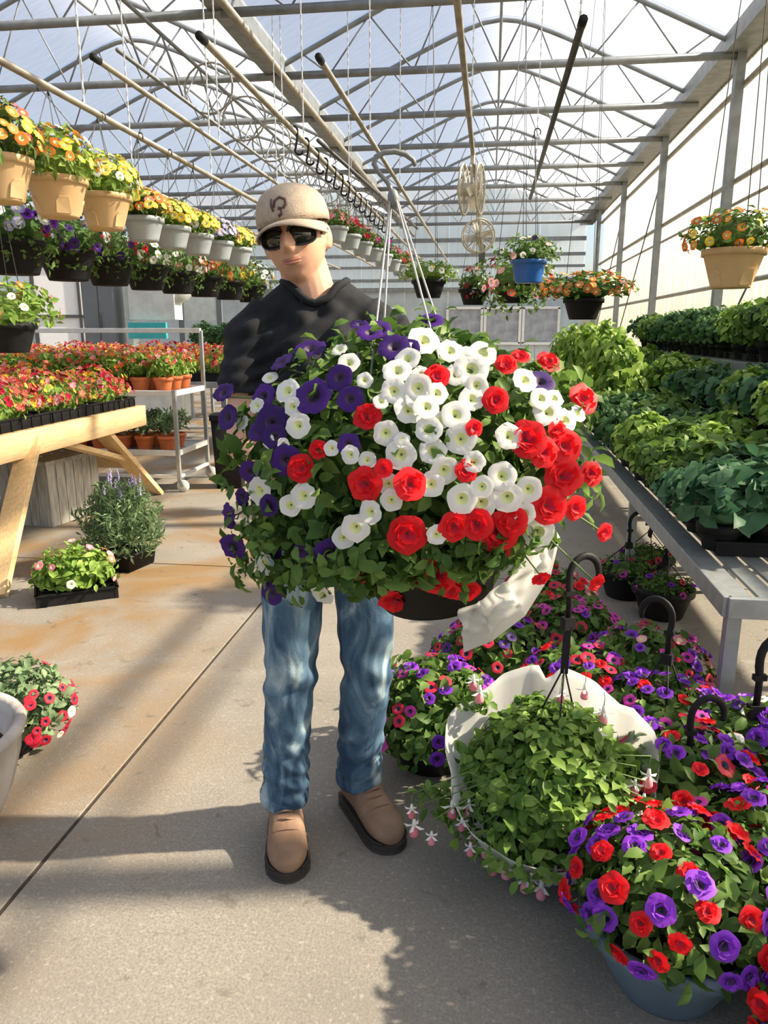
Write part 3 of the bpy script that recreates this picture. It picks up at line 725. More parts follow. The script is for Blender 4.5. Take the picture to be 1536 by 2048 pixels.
# stone planter
st = empty('stone_planter', (-1.585, 1.745, 0)); st.scale = (1, 1, .8); tag(st, 'large weathered whitish stoneware planter, empty, with soil inside', 'planter')
ms = mat('weathered stoneware', (.50, .46, .42), .8, 0, .3, 7, .5, col2=(.26, .235, .22), bscale=30, stretch=(1, 1, .35))
b = MB(); b.lathe([(.10, 0), (.155, 0), (.165, .01), (.215, .14), (.25, .29), (.258, .36), (.27, .375), (.275, .395), (.268, .41), (.25, .412), (.238, .40), (.232, .36), (.215, .27), (.20, .26)], 48, wob=lambda a, z: .008*math.sin(a*14)*(1 if .03 < z < .33 else 0)); b.build('bowl', ms, st)
b = MB(); b.lathe([(.212, .27), (.215, .285), (.1, .295)], 24); b.build('soil', M['soil'], st)
# tall black bin
t = empty('black_nursery_pot', (-2.42, 6.78, 0), R(10)); tag(t, 'tall square black plastic planter standing on the floor behind the man', 'planter')
part('body', M['black'], t, lambda b: b.loft([((0, 0, 0), .12, .12), ((0, 0, .66), .145, .145)], 32, 8), 0)
part('rim', M['black'], t, lambda b: b.loft([((0, 0, .64), .155, .155), ((0, 0, .69), .158, .158), ((0, 0, .69), .13, .13)], 32, 8), 0)

# ---------------------------------------------------------------- plant trolley
cart = empty('plant_trolley', (-3.72, 6.83, 0)); tag(cart, 'white metal plant trolley on casters with two shelves of orange pots', 'trolley')
mw = M['white_metal']
CX, CY = .92, .36
for sx in (-1, 1):
    part('post', M['alu'], cart, lambda b: b.bar((sx*CX, -CY, .10), (sx*CX, -CY, .93), .035, .035, (0, 1, 0)))
    part('post', M['alu'], cart, lambda b: b.bar((sx*CX, CY, .10), (sx*CX, CY, 1.45), .035, .035, (0, 1, 0)))
part('top_rail', mw, cart, lambda b: b.bar((-CX, CY, 1.45), (CX, CY, 1.45), .045, .045))
for z in (.90, .36):
    sh = part('shelf', M['alu'], cart, lambda b: b.box((0, 0, z), (CX*2, CY*2, .012)), 0)
    for y in (-CY, CY): part('shelf_edge', mw, cart, lambda b: b.bar((-CX, y, z), (CX, y, z), .03, .05))
    for x in (-CX, CX): part('shelf_edge', mw, cart, lambda b: b.bar((x, -CY, z), (x, CY, z), .03, .05))
part('base_rail', mw, cart, lambda b: b.bar((CX, -CY, .14), (CX, CY, .14), .03, .03))
part('base_rail', mw, cart, lambda b: b.bar((-CX, -CY, .14), (CX, -CY, .14), .03, .03))
for sx in (-1, 1):
    for sy in (-1, 1):
        c = empty('caster', (sx*CX, sy*CY, 0), 0, cart)
        b = MB(); b.tube([(.03, -.016, .055), (.03, .016, .055)], .055, 18); b.build('wheel', mw, c)
        for yy in (-.022, .022): b = MB(); b.bar((.0, yy, .13), (.03, yy, .05), .03, .004, (0, 1, 0)); b.build('fork', M['alu'], c)
PF = [leaf_cloud('foliage', 170, (.13, .13, .14), .06, 90+s, M['leaf_lt'], False, -.3, core=.5) for s in range(2)]
PFd = [leaf_cloud('foliage', 170, (.12, .12, .14), .07, 94+s, M['leaf_sage'], False, -.2, .25, spiky=.6, core=.4) for s in range(2)]
PB = [bloom_cloud('blossoms', 30, (.13, .13, .15), .022, 96+s, [M['coral'], M['orange'], M['pink'], M['rust']], .1) for s in range(2)]
def terra_pot(loc, lab, grp, seed, flowers=True):
    t = empty('potted_flower', loc, seed*1.7); tag(t, lab, 'potted plant', grp)
    pm, pr, ph, sm, tp = POT['terra']; obj('pot', pm, t); obj('soil', sm, t)
    tag(obj('foliage', (PF if flowers else PFd)[seed % 2], t, (0, 0, ph+.07)), kind='stuff')
    if flowers: tag(obj('blossoms', PB[seed % 2], t, (0, 0, ph+.08)), kind='stuff')
k = 0
for r_, y in enumerate((-.20, .02, .24)):
    for i in range(8):
        k += 1
        terra_pot((-3.72-.80+i*.222, 6.83+y, .906), 'orange pot of coral flowers on the upper shelf of the trolley', 'pots on the upper trolley shelf', k)
        if r_ < 2: terra_pot((-3.72-.80+i*.222, 6.83+y, .366), 'orange pot of sparse olive foliage on the lower trolley shelf', 'pots on the lower trolley shelf', k, False)

# benches of coral trays beyond the trolley
def metal_bench(x0, x1, y0, y1, z, label, slats=True, leg_n=3, m=None, along='y'):
    m = m or M['alu']; t = empty('plant_bench', ((x0+x1)/2, (y0+y1)/2, 0)); tag(t, label, 'bench'); hx, hy = (x1-x0)/2, (y1-y0)/2
    for x in (-hx, hx): part('side_rail', m, t, lambda b: b.bar((x, -hy, z-.035), (x, hy, z-.035), .03, .07), .003)
    for y in (-hy, hy): part('end_rail', m, t, lambda b: b.bar((-hx, y, z-.035), (hx, y, z-.035), .03, .07), .003)
    if slats:
        n = max(3, int((x1-x0)/.085))
        me = MB(); me.box((0, 0, z-.006), ((x1-x0)/n*.72, hy*2-.03, .012)); mm = me.mesh('slat', m)
        for i in range(n): obj('slat', mm, t, (-hx+(i+.5)*(x1-x0)/n, 0, 0))
    lm = MB(); lm.bar((0, 0, 0), (0, 0, z-.03), .045, .045, (0, 1, 0)); lm = lm.mesh('leg', m)
    for j in range(leg_n):
        y = -hy+.03+(hy*2-.06)*j/(leg_n-1)
        for x in (-hx+.03, hx-.03): obj('leg', lm, t, (x, y, 0))
    return t
metal_bench(-9.4, -3.0, 8.6, 10.2, .86, 'long metal bench of coral flower trays behind the trolley')
k = 0
for y in (8.98, 9.72):
    for i in range(11):
        k += 1; flower_tray((-9.08+i*.575, y, .862), 0, 'black tray of coral flowers on the long bench behind the trolley', 'trays behind the trolley', k, (1, 1, 1.35))

# far left: potting corner
mgrey = mat('grey cabinet enamel', (.17, .19, .205), .45, .1, .06, 4); mteal = mat('teal machine enamel', (.05, .42, .44), .4, .1, .08, 6); mpal = mat('pale grey enamel', (.62, .65, .62), .5, .1, .1, 6)
def pc(px, F): q = at(px, 700, F); return q.x, q.y
x, y = pc(215, 13); t = empty('metal_cabinet', (x, y, 0), R(8)); tag(t, 'tall grey metal cabinet far off under the dark baskets', 'cabinet')
part('body', mgrey, t, lambda b: b.box((0, 0, 1.25), (.52, .5, 2.5))); part('door', mgrey, t, lambda b: b.box((-.12, -.26, 1.25), (.24, .02, 2.4))); part('door', mgrey, t, lambda b: b.box((.135, -.26, 1.25), (.24, .02, 2.4))); part('handle', M['steel_dark'], t, lambda b: b.box((.03, -.29, 1.6), (.03, .03, .3)))
x, y = pc(312, 13); t = empty('potting_machine', (x, y, 0), R(8)); tag(t, 'pale potting machine with teal hopper and teal drawer, far off beyond the benches', 'machine')
part('body', mpal, t, lambda b: b.box((0, 0, .55), (.95, .6, 1.1))); part('column', mpal, t, lambda b: b.box((-.38, 0, 1.7), (.12, .3, 1.2))); part('upper_housing', mpal, t, lambda b: b.box((.05, 0, 1.9), (.75, .5, .55)))
part('hopper', mteal, t, lambda b: b.loft([((.12, 0, 2.18), .14, .14), ((.12, 0, 2.5), .24, .22)], 16, 4), 0); part('drawer', mteal, t, lambda b: b.box((-.02, -.3, 1.45), (.62, .1, .26))); part('panel', mteal, t, lambda b: b.box((.1, -.305, .95), (.7, .02, .3)))
part('drum', mpal, t, lambda b: b.tube([(.42, -.2, 2.1), (.42, .2, 2.1)], .2, 16), 0)
x, y = pc(405, 14.6); t = empty('notice_panel', (x, y, 0), R(8)); tag(t, 'pale grey board on two posts beyond the dark baskets', 'panel')
part('board', mpal, t, lambda b: b.box((0, 0, 2.0), (.62, .04, .75)))
for sx in (-1, 1): part('post', mgrey, t, lambda b: b.box((sx*.36, 0, 1.2), (.1, .08, 2.4)))
metal_bench(at(345, 700, 12.2).x, at(480, 700, 12.2).x+.2, 12.2, 13.2, 1.0, 'far metal bench holding dark green seedlings beyond the trolley')
gl = [leaf_cloud('foliage', 500, (.27, .27, .3), .09, 120+s, M['leaf_dk'], False, -.2, core=.6) for s in range(2)]
for i in range(4):
    xx = at(370, 700, 12.2).x+i*.42; t = empty('seedling_clump', (xx, 12.6, 1.0)); tag(t, 'dark green leafy clump on the far bench beyond the trolley', 'plant', 'far green clumps'); obj('pot', POT['black'][0], t); tag(obj('foliage', gl[i % 2], t, (0, 0, .28)), kind='stuff')
# far left doorway: dark glazing frame, opaque panes painted white for the daylight outside
x, y = pc(155, 15); t = empty('door_1', (x, y, 0), R(20)); tag(t, kind='structure')
mwin = mat('white for bright outside', (.92, .92, .90), .4, 0, .03)
for bx_, bz_, sx_, sz_ in ((-.7, 1.35, .07, 2.7), (.7, 1.35, .07, 2.7), (.12, 1.35, .05, 2.7), (0, 2.68, 1.45, .07), (0, 1.72, 1.4, .05), (0, 1.0, 1.4, .06), (0, .05, 1.4, .1)):
    b = MB(); b.box((bx_, 0, bz_), (sx_, .07, sz_)); b.build('door_frame', M['steel_dark'], t)
for bx_, w_ in ((-.29, .8), (.41, .55)):
    for z0, z1 in ((1.0, 1.72), (1.72, 2.66), (.08, 1.0)): b = MB(); b.box((bx_, .01, (z0+z1)/2), (w_, .012, z1-z0-.03)); b.build('pane', mwin, t)
# ---------------------------------------------------------------- benches of seedlings along the side wall
metal_bench(.80, 1.42, 2.46, 11.5, .60, 'low grey slatted metal bench of seedlings next to the flower baskets', True, 6)
metal_bench(1.48, 1.98, 3.0, 11.5, .84, 'middle metal bench of seedlings between the low bench and wall bench', True, 6)
metal_bench(2.06, 2.66, 3.2, 11.5, 1.20, 'tallest metal bench of seedlings against the translucent side wall', True, 6)
BP = {k: [leaf_cloud('foliage', nn, (.15, .15, hh), ll, 140+i*7+j, M[mm], True, -.15, asp, core=.55) for j in range(3)] for i, (k, nn, hh, ll, mm, asp) in enumerate((
    ('dark', 280, .13, .056, 'leaf_dk', .6), ('blue', 280, .13, .062, 'leaf_blue', .6), ('mid', 300, .14, .054, 'leaf', .6), ('light', 300, .17, .056, 'leaf_lt', .6)))}
def seedling(loc, kind, lab, grp, seed, sc):
    t = empty('potted_seedling', loc, seed*2.1); tag(t, lab, 'seedling', grp); t.scale = (sc,)*3
    pm, pr, ph, sm, tp = POT['small']; obj('pot', pm, t); obj('soil', sm, t)
    tag(obj('foliage', BP[kind][seed % 3], t, (0, 0, ph+.06)), kind='stuff')
rn = random.Random(77)
st_m = tray_mesh(.44, .68, .06, (3, 4))
LEAFY = [Vector(q) for q in ((1.10, 6.9, 1.36), (1.12, 7.65, 1.42), (1.08, 8.4, 1.46), (1.06, 9.2, 1.42), (1.06, 10.0, 1.40), (1.06, 10.9, 1.38))]
def bench_plants(xs, y0, y1, z, dy, kind_of, where, sc=1.0):
    y = y0; j = 0; names = {'dark': 'dark green', 'blue': 'blue-green', 'mid': 'mid green', 'light': 'bright yellow-green'}
    while y < y1:
        for i, x in enumerate(xs):
            k = kind_of(x, y, j)
            if z < .7 and any(abs(x-q.x) < .23 and abs(y-q.y) < .26 for q in LEAFY): k = None
            if k: seedling((x+rn.uniform(-.015, .015), y+rn.uniform(-.02, .02), z+.012), k, '%s potted seedling on %s' % (names[k], where), '%s seedlings on %s' % (names[k], where), j*3+i, sc*rn.uniform(.78, 1.28))
        y += dy; j += 1
def ka(x, y, j):
    if y < 3.6: return rn.choice(('blue', 'blue', 'mid')) if x > .95 else rn.choice(('dark', 'blue'))
    if y < 4.6: return rn.choice(('mid', 'light', 'mid'))
    if y < 6: return rn.choice(('dark', 'dark', 'mid'))
    return 'light' if y > 7.0 else 'mid'
def kb(x, y, j): return rn.choice(('blue', 'light', 'mid')) if y < 5.0 else (rn.choice(('blue', 'blue', 'dark')) if y < 6.6 else rn.choice(('dark', 'mid', 'light')))
def kc(x, y, j): return rn.choice(('light', 'light', 'mid')) if y < 7.4 else ('dark' if y < 8.4 else rn.choice(('mid', 'dark')))
bench_plants((.92, 1.12, 1.32), 3.02, 11.3, .60, .235, ka, 'the low bench', 1.08)
bench_plants((1.60, 1.84), 3.15, 11.3, .84, .25, kb, 'the middle bench', 1.05)
bench_plants((2.18, 2.42), 3.6, 7.3, 1.20, .34, kc, 'the wall bench', 1.55)
bench_plants((2.16, 2.36, 2.55), 7.5, 11.3, 1.20, .26, kc, 'the wall bench', 1.3)
k = 0
for x, z, y0, lab in ((1.12, .602, 3.28, 'the low bench'), (1.73, .842, 3.4, 'the middle bench'), (2.36, 1.202, 3.9, 'the wall bench')):
    for j in range(5 if z < .7 else 10): tag(obj('seedling_tray', st_m, None, (x, y0+j*.76, z)), 'shallow black tray under the seedlings on '+lab, 'tray', 'trays on '+lab)
# tall leafy plants at the far end of the low bench and dry stalks on the middle bench
for i, p in enumerate(LEAFY):
    t = empty('leafy_plant', (p.x, p.y, .602)); tag(t, 'tall bright green leafy plant near the far end of the low bench', 'plant', 'tall leafy plants')
    obj('pot', POT['grey'][0], t); obj('soil', POT['grey'][3], t); hh = p.z-.70
    f = obj('foliage', BP['light'][i % 3], t, (0, 0, .15+hh*.35)); f.scale = (1.7, 1.7, hh/.26); tag(f, kind='stuff')
sg = empty('yellow_sign', (1.56, 2.98, .84), R(15)); tag(sg, 'small yellow card on a dark stake at the end of the middle bench', 'sign')
part('stake', M['steel_dark'], sg, lambda b: b.bar((0, 0, 0), (0, 0, .2), .012, .012, (0, 1, 0)), 0); part('card', mat('yellow card', (.85, .55, .06), .5), sg, lambda b: b.box((.01, -.01, .17), (.09, .004, .1)), 0)

# ---------------------------------------------------------------- flower baskets on the floor, right
def floor_basket(loc, kinds, label, seed, pot='black', n=34, r=.027, fr=(.21, .21, .15), hook=True, hz=.0, lean=(0, 0), hscale=1.0, hrz=0.0):
    pm, pr, ph, sm, tp = POT[pot]
    root = empty('flower_basket', (loc[0], loc[1], 0), 0); tag(root, label, 'flower basket')
    obj('pot', pm, root); obj('soil', sm, root)
    f = obj('foliage', FOL['floor'][seed % 3], root, (0, 0, ph+(.05 if pot == 'slate' else .02)), seed*1.3); tag(f, kind='stuff'); f.scale = (fr[0]/.2, fr[1]/.2, fr[2]/.14)
    dome_flowers(root, n, kinds, fr, (0, 0, ph+(.05 if pot == 'slate' else .02)), r, seed, -.25, 1.12, Vector((-.1, -.75, .65)), 1.35)
    if hook:
        top = ph+fr[2]+.10+hz
        for k in range(3):
            a = .5+2*math.pi*k/3; b = MB(); b.tube([(pr*math.cos(a), pr*math.sin(a), ph-.01), (lean[0]+.008*math.cos(a), lean[1]+.008*math.sin(a), top)], .0028, 5); b.build('hanger_wire', M['black'], root)
        o = obj('hook', HOOK, root, (lean[0], lean[1], top-.01), hrz); o.scale = (hscale,)*3
    return root
V_, RD, MG, CR, LI, PK, PU, WH, RU = 'violet', 'red', 'magenta', 'crimson', 'lilac', 'pink', 'purple', 'white', 'rust'
fb = [
 ((-.16, 2.33), (V_, PU, MG, CR, V_), 'basket of violet and magenta petunias on the floor beside the man\'s jeans', 'black', None),
 ((.06, 2.78), (V_, CR, PU, MG, V_), 'basket of violet and crimson flowers behind the white-sleeved fuchsia', 'black', None),
 ((.36, 2.50), (MG, V_, RD, CR, MG), 'basket of magenta, violet and red flowers just behind the fuchsia', 'black', None),
 ((.62, 2.72), (V_, MG, PK, V_, CR), 'basket of violet and pink flowers at the corner of the low bench', 'black', None),
 ((.36, 3.02), (CR, MG, V_), 'low basket of crimson and violet flowers at the back of the floor group', 'black', None),
 ((.58, 2.30), (V_, MG, RD, V_), 'basket of bright violet flowers with a black hook by the leg of the low bench', 'black', .04),
 ((.58, 1.98), (RD, CR, V_, V_, RD), 'basket of red and violet flowers with a tall black hook, beside the fuchsia sleeve', 'black', -.12),
 ((.85, 2.14), (PU, V_, WH, V_), 'basket of violet and purple flowers with a big black hook, below the low bench end', 'black', -.04),
 ((.74, 1.66), (V_, RD, V_, MG), 'basket of violet and red flowers next to the slate blue pot', 'black', None),
 ((.44, 1.50), (RD, V_, RD, V_), 'slate blue pot of red and violet petunias standing alone in front', 'slate', None),
 ((.80, 1.30), (RD, RD, V_, MG), 'basket of bright red petunias with some violet, beside the slate blue pot', 'black', None),
 ((.30, 3.42), (RD, PK, CR), 'half empty basket of red flowers at the far end of the floor group', 'black', None),
]
for i, (loc, kinds, lab, pot, hz) in enumerate(fb):
    near = loc[1] < 2.2
    floor_basket(loc, kinds, lab, 300+i, pot, 62 if near else 70, .028 if near else .023, (.20, .20, .13) if pot == 'slate' else (.22, .22, .16), hz is not None, hz or 0, (-.05 if i == 7 else 0, -.02), 1.25 if i == 7 else 1.0, R((40, 10, 200, 20, 60, 150, 15, 10, 80, 0, 0, 0)[i]))
# two more empty-handed hooks on small pots along the bench
for i, (px, py) in enumerate(((1250, 1120), (1292, 1090), (1322, 1160))):
    q = on(px, py+70, 0.0); t = empty('hooked_basket', (q.x, q.y, 0)); tag(t, 'small black basket of sparse leaves with black hook before the low bench', 'basket', 'bare hooked baskets')
    obj('pot', POT['black'][0], t); obj('soil', POT['black'][3], t)
    for k in range(3):
        a = .5+2*math.pi*k/3; b = MB(); b.tube([(.15*math.cos(a), .15*math.sin(a), .15), (.008*math.cos(a), .008*math.sin(a), .30)], .0028, 5); b.build('hanger_wire', M['black'], t)
    obj('hook', HOOK, t, (0, 0, .29), R(10+70*i))
    f = obj('foliage', FOL['bask'][i], t, (0, 0, .15)); f.scale = (.75, .75, .5); tag(f, kind='stuff'); dome_flowers(t, 8, ('violet', 'crimson', 'magenta'), (.15, .15, .07), (0, 0, .15), .022, 380+i, 0)

# ---------------------------------------------------------------- fuchsia basket in a white sleeve
fx = empty('fuchsia_basket', (.20, 1.90, 0)); tag(fx, 'leafy green fuchsia basket with pale pink hanging blooms in an open white plastic sleeve', 'flower basket')
obj('pot', POT['black'][0], fx); obj('soil', POT['black'][3], fx)
rn = random.Random(12); n = 72; m_ = 14; vs = []
for j in range(m_+1):
    u = j/m_
    for k in range(n):
        a = 2*math.pi*k/n; back = math.sin(a)            # +1 away from the viewer
        top = .31+.15*max(0, back)**.8-.15*max(0, -back)
        z = .03+(top-.03)*u
        rr = .165+.125*u**.8*(1-.10*max(0, back)*u)
        fold = .010*math.sin(a*5+1.3*math.sin(2*a))*u+.0025*math.sin(a*17+j*.25)*u
        if back > .5: rr -= .03*u**3
        slit = math.exp(-((a-R(88))/.06)**2)*u**4*.06
        vs.append(((rr+fold)*math.cos(a), (rr+fold)*math.sin(a), z-slit))
b = MB(); b.add(vs, [(j*n+k, j*n+(k+1) % n, (j+1)*n+(k+1) % n, (j+1)*n+k) for j in range(m_) for k in range(n)], True)
sl_o = b.build('plastic_sleeve', M['film'], fx); so_ = sl_o.modifiers.new('t', 'SOLIDIFY'); so_.thickness = .0015
me = leaf_cloud('foliage', 1900, (.235, .26, .19), .045, 401, M['leaf_fuchsia'], True, -.3, .58, .5, .5, .55)
tag(obj('foliage', me, fx, (0, .02, .22)), kind='stuff')
me = leaf_cloud('foliage', 1000, (.20, .25, .195), .04, 402, M['leaf_fuchsia'], True, .2, .58, .5, .85); tag(obj('young_leaves', me, fx, (0, .0, .235)), kind='stuff')
me = leaf_cloud('foliage', 420, (.27, .27, .09), .042, 403, M['leaf_fuchsia'], True, -.6, .5, .4, .7); tag(obj('trailing_leaves', me, fx, (0, -.06, .17)), kind='stuff')
def fuchsia():
    b = MB(); b.m = 0
    b.tube([(0, 0, 0), (.004, 0, -.02), (.003, 0, -.045)], [.0012, .0012, .0015], 5)
    b.m = 1; b.tube([(.003, 0, -.045), (.003, 0, -.055), (.003, 0, -.07)], [.004, .006, .0075], 8)
    for k in range(4):
        a = k*math.pi/2; d = Vector((math.cos(a), math.sin(a), 0)); t_ = Vector((-math.sin(a), math.cos(a), 0)); c = Vector((.003, 0, -.068))
        b.add([c-t_*.004+d*.006, c+t_*.004+d*.006, c+d*.022+t_*.006+Vector((0, 0, -.006)), c+d*.036+Vector((0, 0, -.002)), c+d*.022-t_*.006+Vector((0, 0, -.006))], [(0, 1, 2, 3, 4)])
    b.m = 2; b.lathe([(.004, -.07), (.012, -.082), (.015, -.098), (.013, -.104)], 8, (.003, 0, 0))
    return b.mesh('fuchsia_bloom', [M['stem'], M['white'], M['pink']])
FU = fuchsia()
fmeshes = [FU]
spots = [(830, 1640), (862, 1670), (905, 1600), (940, 1600), (945, 1660), (940, 1690), (985, 1715), (1015, 1720), (1050, 1745), (1082, 1760), (1110, 1735), (1135, 1725), (820, 1615), (1270, 1560), (1290, 1590), (1255, 1640), (1225, 1650), (1300, 1540), (1280, 1620), (1180, 1680), (1200, 1440), (1120, 1405), (1165, 1400), (960, 1400), (945, 1380), (1190, 1480), (1240, 1600), (925, 1640), (970, 1690)]
for px, py in spots:
    d, f = ray(px, py); best = None
    t_ = (Vector((.20, 1.88, .2))-cam.location).dot(d)/d.dot(d); w = cam.location+d*t_
    v = w-Vector((.20, 1.88, .2)); v.z = max(v.z, -.10)
    if py < 1500: w = w+Vector((0, -.03, .06))
    else: w = w-d.normalized()*.10
    w.z = max(w.z, .10); h_ = Vector((w.x-.20, w.y-1.90, 0)); L_ = h_.length; lim = .33 if px > 900 else .40
    if L_ > lim: w = Vector((.20, 1.90, w.z))+h_*(lim/L_)
    o = obj('fuchsia_bloom', FU, fx, w-Vector((.20, 1.90, 0))+Vector((0, 0, .04)), rn.uniform(0, 6)); s_ = rn.uniform(.65, .95); o.scale = (s_,)*3
    if py > 1500:   # arching shoot that carries the bloom
        c0 = Vector((.12*rn.uniform(-1, 1), -.1, .24)); c1 = o.location; mid = (c0+c1)/2+Vector((0, 0, .07)); b = MB(); b.tube([c0, mid, c1], .0018, 4); b.build('shoot', M['stem'], fx)
for i_, (px, py, zz, rx) in enumerate(((870, 1600, .16, .08), (930, 1640, .14, .07), (1280, 1580, .22, .08), (1250, 1620, .2, .07), (985, 1690, .10, .07), (1075, 1705, .10, .07), (945, 1400, .40, .06))):
    me = leaf_cloud('foliage', 60, (rx, .05, .04), .034, 420+i_, M['leaf_fuchsia'], True, -.9, .5, .3, .3); tag(obj('trailing_leaves', me, fx, on(px, py, zz)-fx.location), kind='stuff')
for k in range(3):
    a = .5+2*math.pi*k/3; b = MB(); b.tube([(.15*math.cos(a), .15*math.sin(a), .15), (.03, .06, .55)], .0028, 5); b.build('hanger_wire', M['black'], fx)
b = MB(); b.bar((.03, .06, .53), (.035, .08, .68), .02, .012, (0, 1, 0)); b.build('hanger_stem', M['black'], fx); o = obj('hook', HOOK, fx, (.035, .08, .67), R(30))
# ---------------------------------------------------------------- the man
MAN = Vector((-.43, 1.93, 0)); MROT = R(12.56)
def remesh(mb, voxel, smooth=4, fac=.5):
    me = bpy.data.meshes.new('tmp'); me.from_pydata(mb.v, [], mb.f); me.update()
    o = bpy.data.objects.new('tmp', me); C.objects.link(o)
    r = o.modifiers.new('r', 'REMESH'); r.mode = 'VOXEL'; r.voxel_size = voxel
    s = o.modifiers.new('s', 'SMOOTH'); s.iterations = smooth; s.factor = fac
    dg = bpy.context.evaluated_depsgraph_get(); out = bpy.data.meshes.new_from_object(o.evaluated_get(dg))
    bpy.data.objects.remove(o); bpy.data.meshes.remove(me)
    out.polygons.foreach_set('use_smooth', [True]*len(out.polygons)); return out
def verts(me): a = np.empty(len(me.vertices)*3); me.vertices.foreach_get('co', a); return a.reshape(-1, 3)
def setv(me, a): me.vertices.foreach_set('co', a.astype(np.float32).ravel()); me.update()
def normals(me): a = np.empty(len(me.vertices)*3); me.vertices.foreach_get('normal', a); return a.reshape(-1, 3)
def capsule(b, pts, rs, n=14, ratio=1.0, up=None):   # tapered limb with rounded ends
    pts = [Vector(p) for p in pts]; d0 = (pts[0]-pts[1]).normalized(); d1 = (pts[-1]-pts[-2]).normalized()
    P = []; Q = []
    for a in (75, 45, 20): P.append(pts[0]+d0*rs[0]*math.sin(R(a))); Q.append(rs[0]*math.cos(R(a)))
    P += pts; Q += list(rs)
    for a in (20, 45, 75): P.append(pts[-1]+d1*rs[-1]*math.sin(R(a))); Q.append(rs[-1]*math.cos(R(a)))
    b.tube(P, Q, n, True, ratio, up)

HEAD_C = Vector((-.058, -.005, 1.676))
HROT = (Matrix.Rotation(R(-12), 3, 'Z') @ Matrix.Rotation(R(-9), 3, 'Y') @ Matrix.Rotation(R(4), 3, 'X'))   # turned, tilted, chin slightly down
def hp(x, y, z): return HEAD_C+HROT @ Vector((x, y, z))
def head_shape(b, n=48, m=40):
    """skull, jaw and face; local: -y is the face, z up, origin mid head"""
    vs = []; fs = []
    g = lambda d, s: math.exp(-(d/s)**2)
    for j in range(m+1):
        t = math.pi*j/m; zc = -math.cos(t)
        for k in range(n):
            a = 2*math.pi*k/n; sx, sy = math.sin(t)*math.cos(a), math.sin(t)*math.sin(a)
            x = .076*sx; y = .098*sy; z = .118*zc
            if z < 0:                                  # jaw narrows and comes forward
                f = min(1, -z/.118); x *= 1-.22*f**1.8; y = y*(1-.26*f**1.5)-.014*f
                if y > 0: y *= 1-.25*f
            if sy < 0:
                F = -sy
                nose = .031*g(x, .0125)*g(z+.024, .020)+.018*g(x, .010)*g(z-.002, .022)+.010*g(abs(x)-.013, .008)*g(z+.030, .010)
                brow = .006*g(z-.030, .013)*g(x, .05); eye = -.012*g(abs(x)-.031, .017)*g(z-.010, .014)
                chin = .010*g(x, .022)*g(z+.098, .018); lip = .009*g(x, .022)*g(z+.056, .008)+.006*g(x, .018)*g(z+.068, .007)-.004*g(x, .02)*g(z+.062, .004)
                cheek = .005*g(abs(x)-.045, .018)*g(z+.022, .02); flat = .004*g(x, .06)*g(z+.04, .05)
                y -= (nose+brow+eye+chin+lip+cheek+flat)*min(1, F*1.6)
            vs.append(hp(x, y, z))
    fs = [(j*n+k, j*n+(k+1) % n, (j+1)*n+(k+1) % n, (j+1)*n+k) for j in range(m) for k in range(n)]
    b.add(vs, fs, True)
    for s in (-1, 1):
        b.ball(hp(s*.077, .008, -.012), (.011, .019, .031), 10, 8, HROT @ Matrix.Rotation(R(-12*s), 3, 'Z')); b.ball(hp(s*.073, -.002, -.03), (.009, .010, .012), 8, 6)
ARMS = {-1: dict(sh=(-.178, .012, 1.425), el=(-.205, -.085, 1.165), wr=(-.03, -.235, 1.04), pot=(.105, -.30, 1.0)),
        1: dict(sh=(.178, .012, 1.425), el=(.325, -.03, 1.19), wr=(.395, -.20, 1.035), pot=(.37, -.30, 1.0))}
def hand(b, wr, el, centre, s):
    """palm laid on the pot flank, four fingers and a thumb closing round it"""
    wr = Vector(wr); fwd = (wr-Vector(el)).normalized(); c = Vector(centre)
    inward = (c-wr); inward.z = 0; inward.normalize(); side = fwd.cross(inward).normalized(); inward = side.cross(fwd).normalized()
    if inward.dot(c-wr) < 0: inward = -inward
    up = side if side.z > 0 else -side
    k0 = wr+fwd*.085
    b.tube([wr-fwd*.01, wr+fwd*.02, wr+fwd*.055, k0, k0+fwd*.012], [.026, .031, .040, .042, .034], 14, True, .42, inward)
    for i, (off, ln) in enumerate(((.030, .072), (.010, .080), (-.010, .074), (-.029, .058))):
        p = k0+up*off-fwd*.006; d = fwd; pts = [p]; rs = [.0098]
        for q, (f_, bend) in enumerate(((.45, .25), (.32, .75), (.23, 1.15))):
            d = (fwd*math.cos(bend)+inward*math.sin(bend)).normalized(); pts.append(pts[-1]+d*ln*f_); rs.append(.0094-.0009*q)
        capsule(b, pts, rs, 10)
    p = wr+fwd*.030+up*.030; pts = [p, p+(fwd*.5+up*.7+inward*.35).normalized()*.035]; pts.append(pts[-1]+(fwd*.8+up*.25+inward*.7).normalized()*.030); pts.append(pts[-1]+(fwd*.7+inward*.9).normalized()*.024)
    capsule(b, pts, [.014, .0125, .011, .0095], 10)
body = MB()
head_shape(body)
capsule(body, [(-.012, .03, 1.47), (-.022, .02, 1.53), (-.043, .012, 1.61)], [.074, .064, .060], 20)
capsule(body, [(-.13, .03, 1.45), (-.02, .03, 1.54)], [.045, .05], 16); capsule(body, [(.12, .03, 1.45), (-.02, .03, 1.54)], [.045, .05], 16)
body.loft([((0, 0, .90), .135, .09), ((0, 0, 1.0), .145, .095), ((0, .005, 1.12), .138, .09), ((0, .01, 1.25), .155, .098), ((-.002, .012, 1.36), .17, .102), ((-.004, .016, 1.43), .165, .088), ((-.008, .022, 1.475), .115, .068), ((-.012, .026, 1.505), .07, .056)], 28, 2.3)
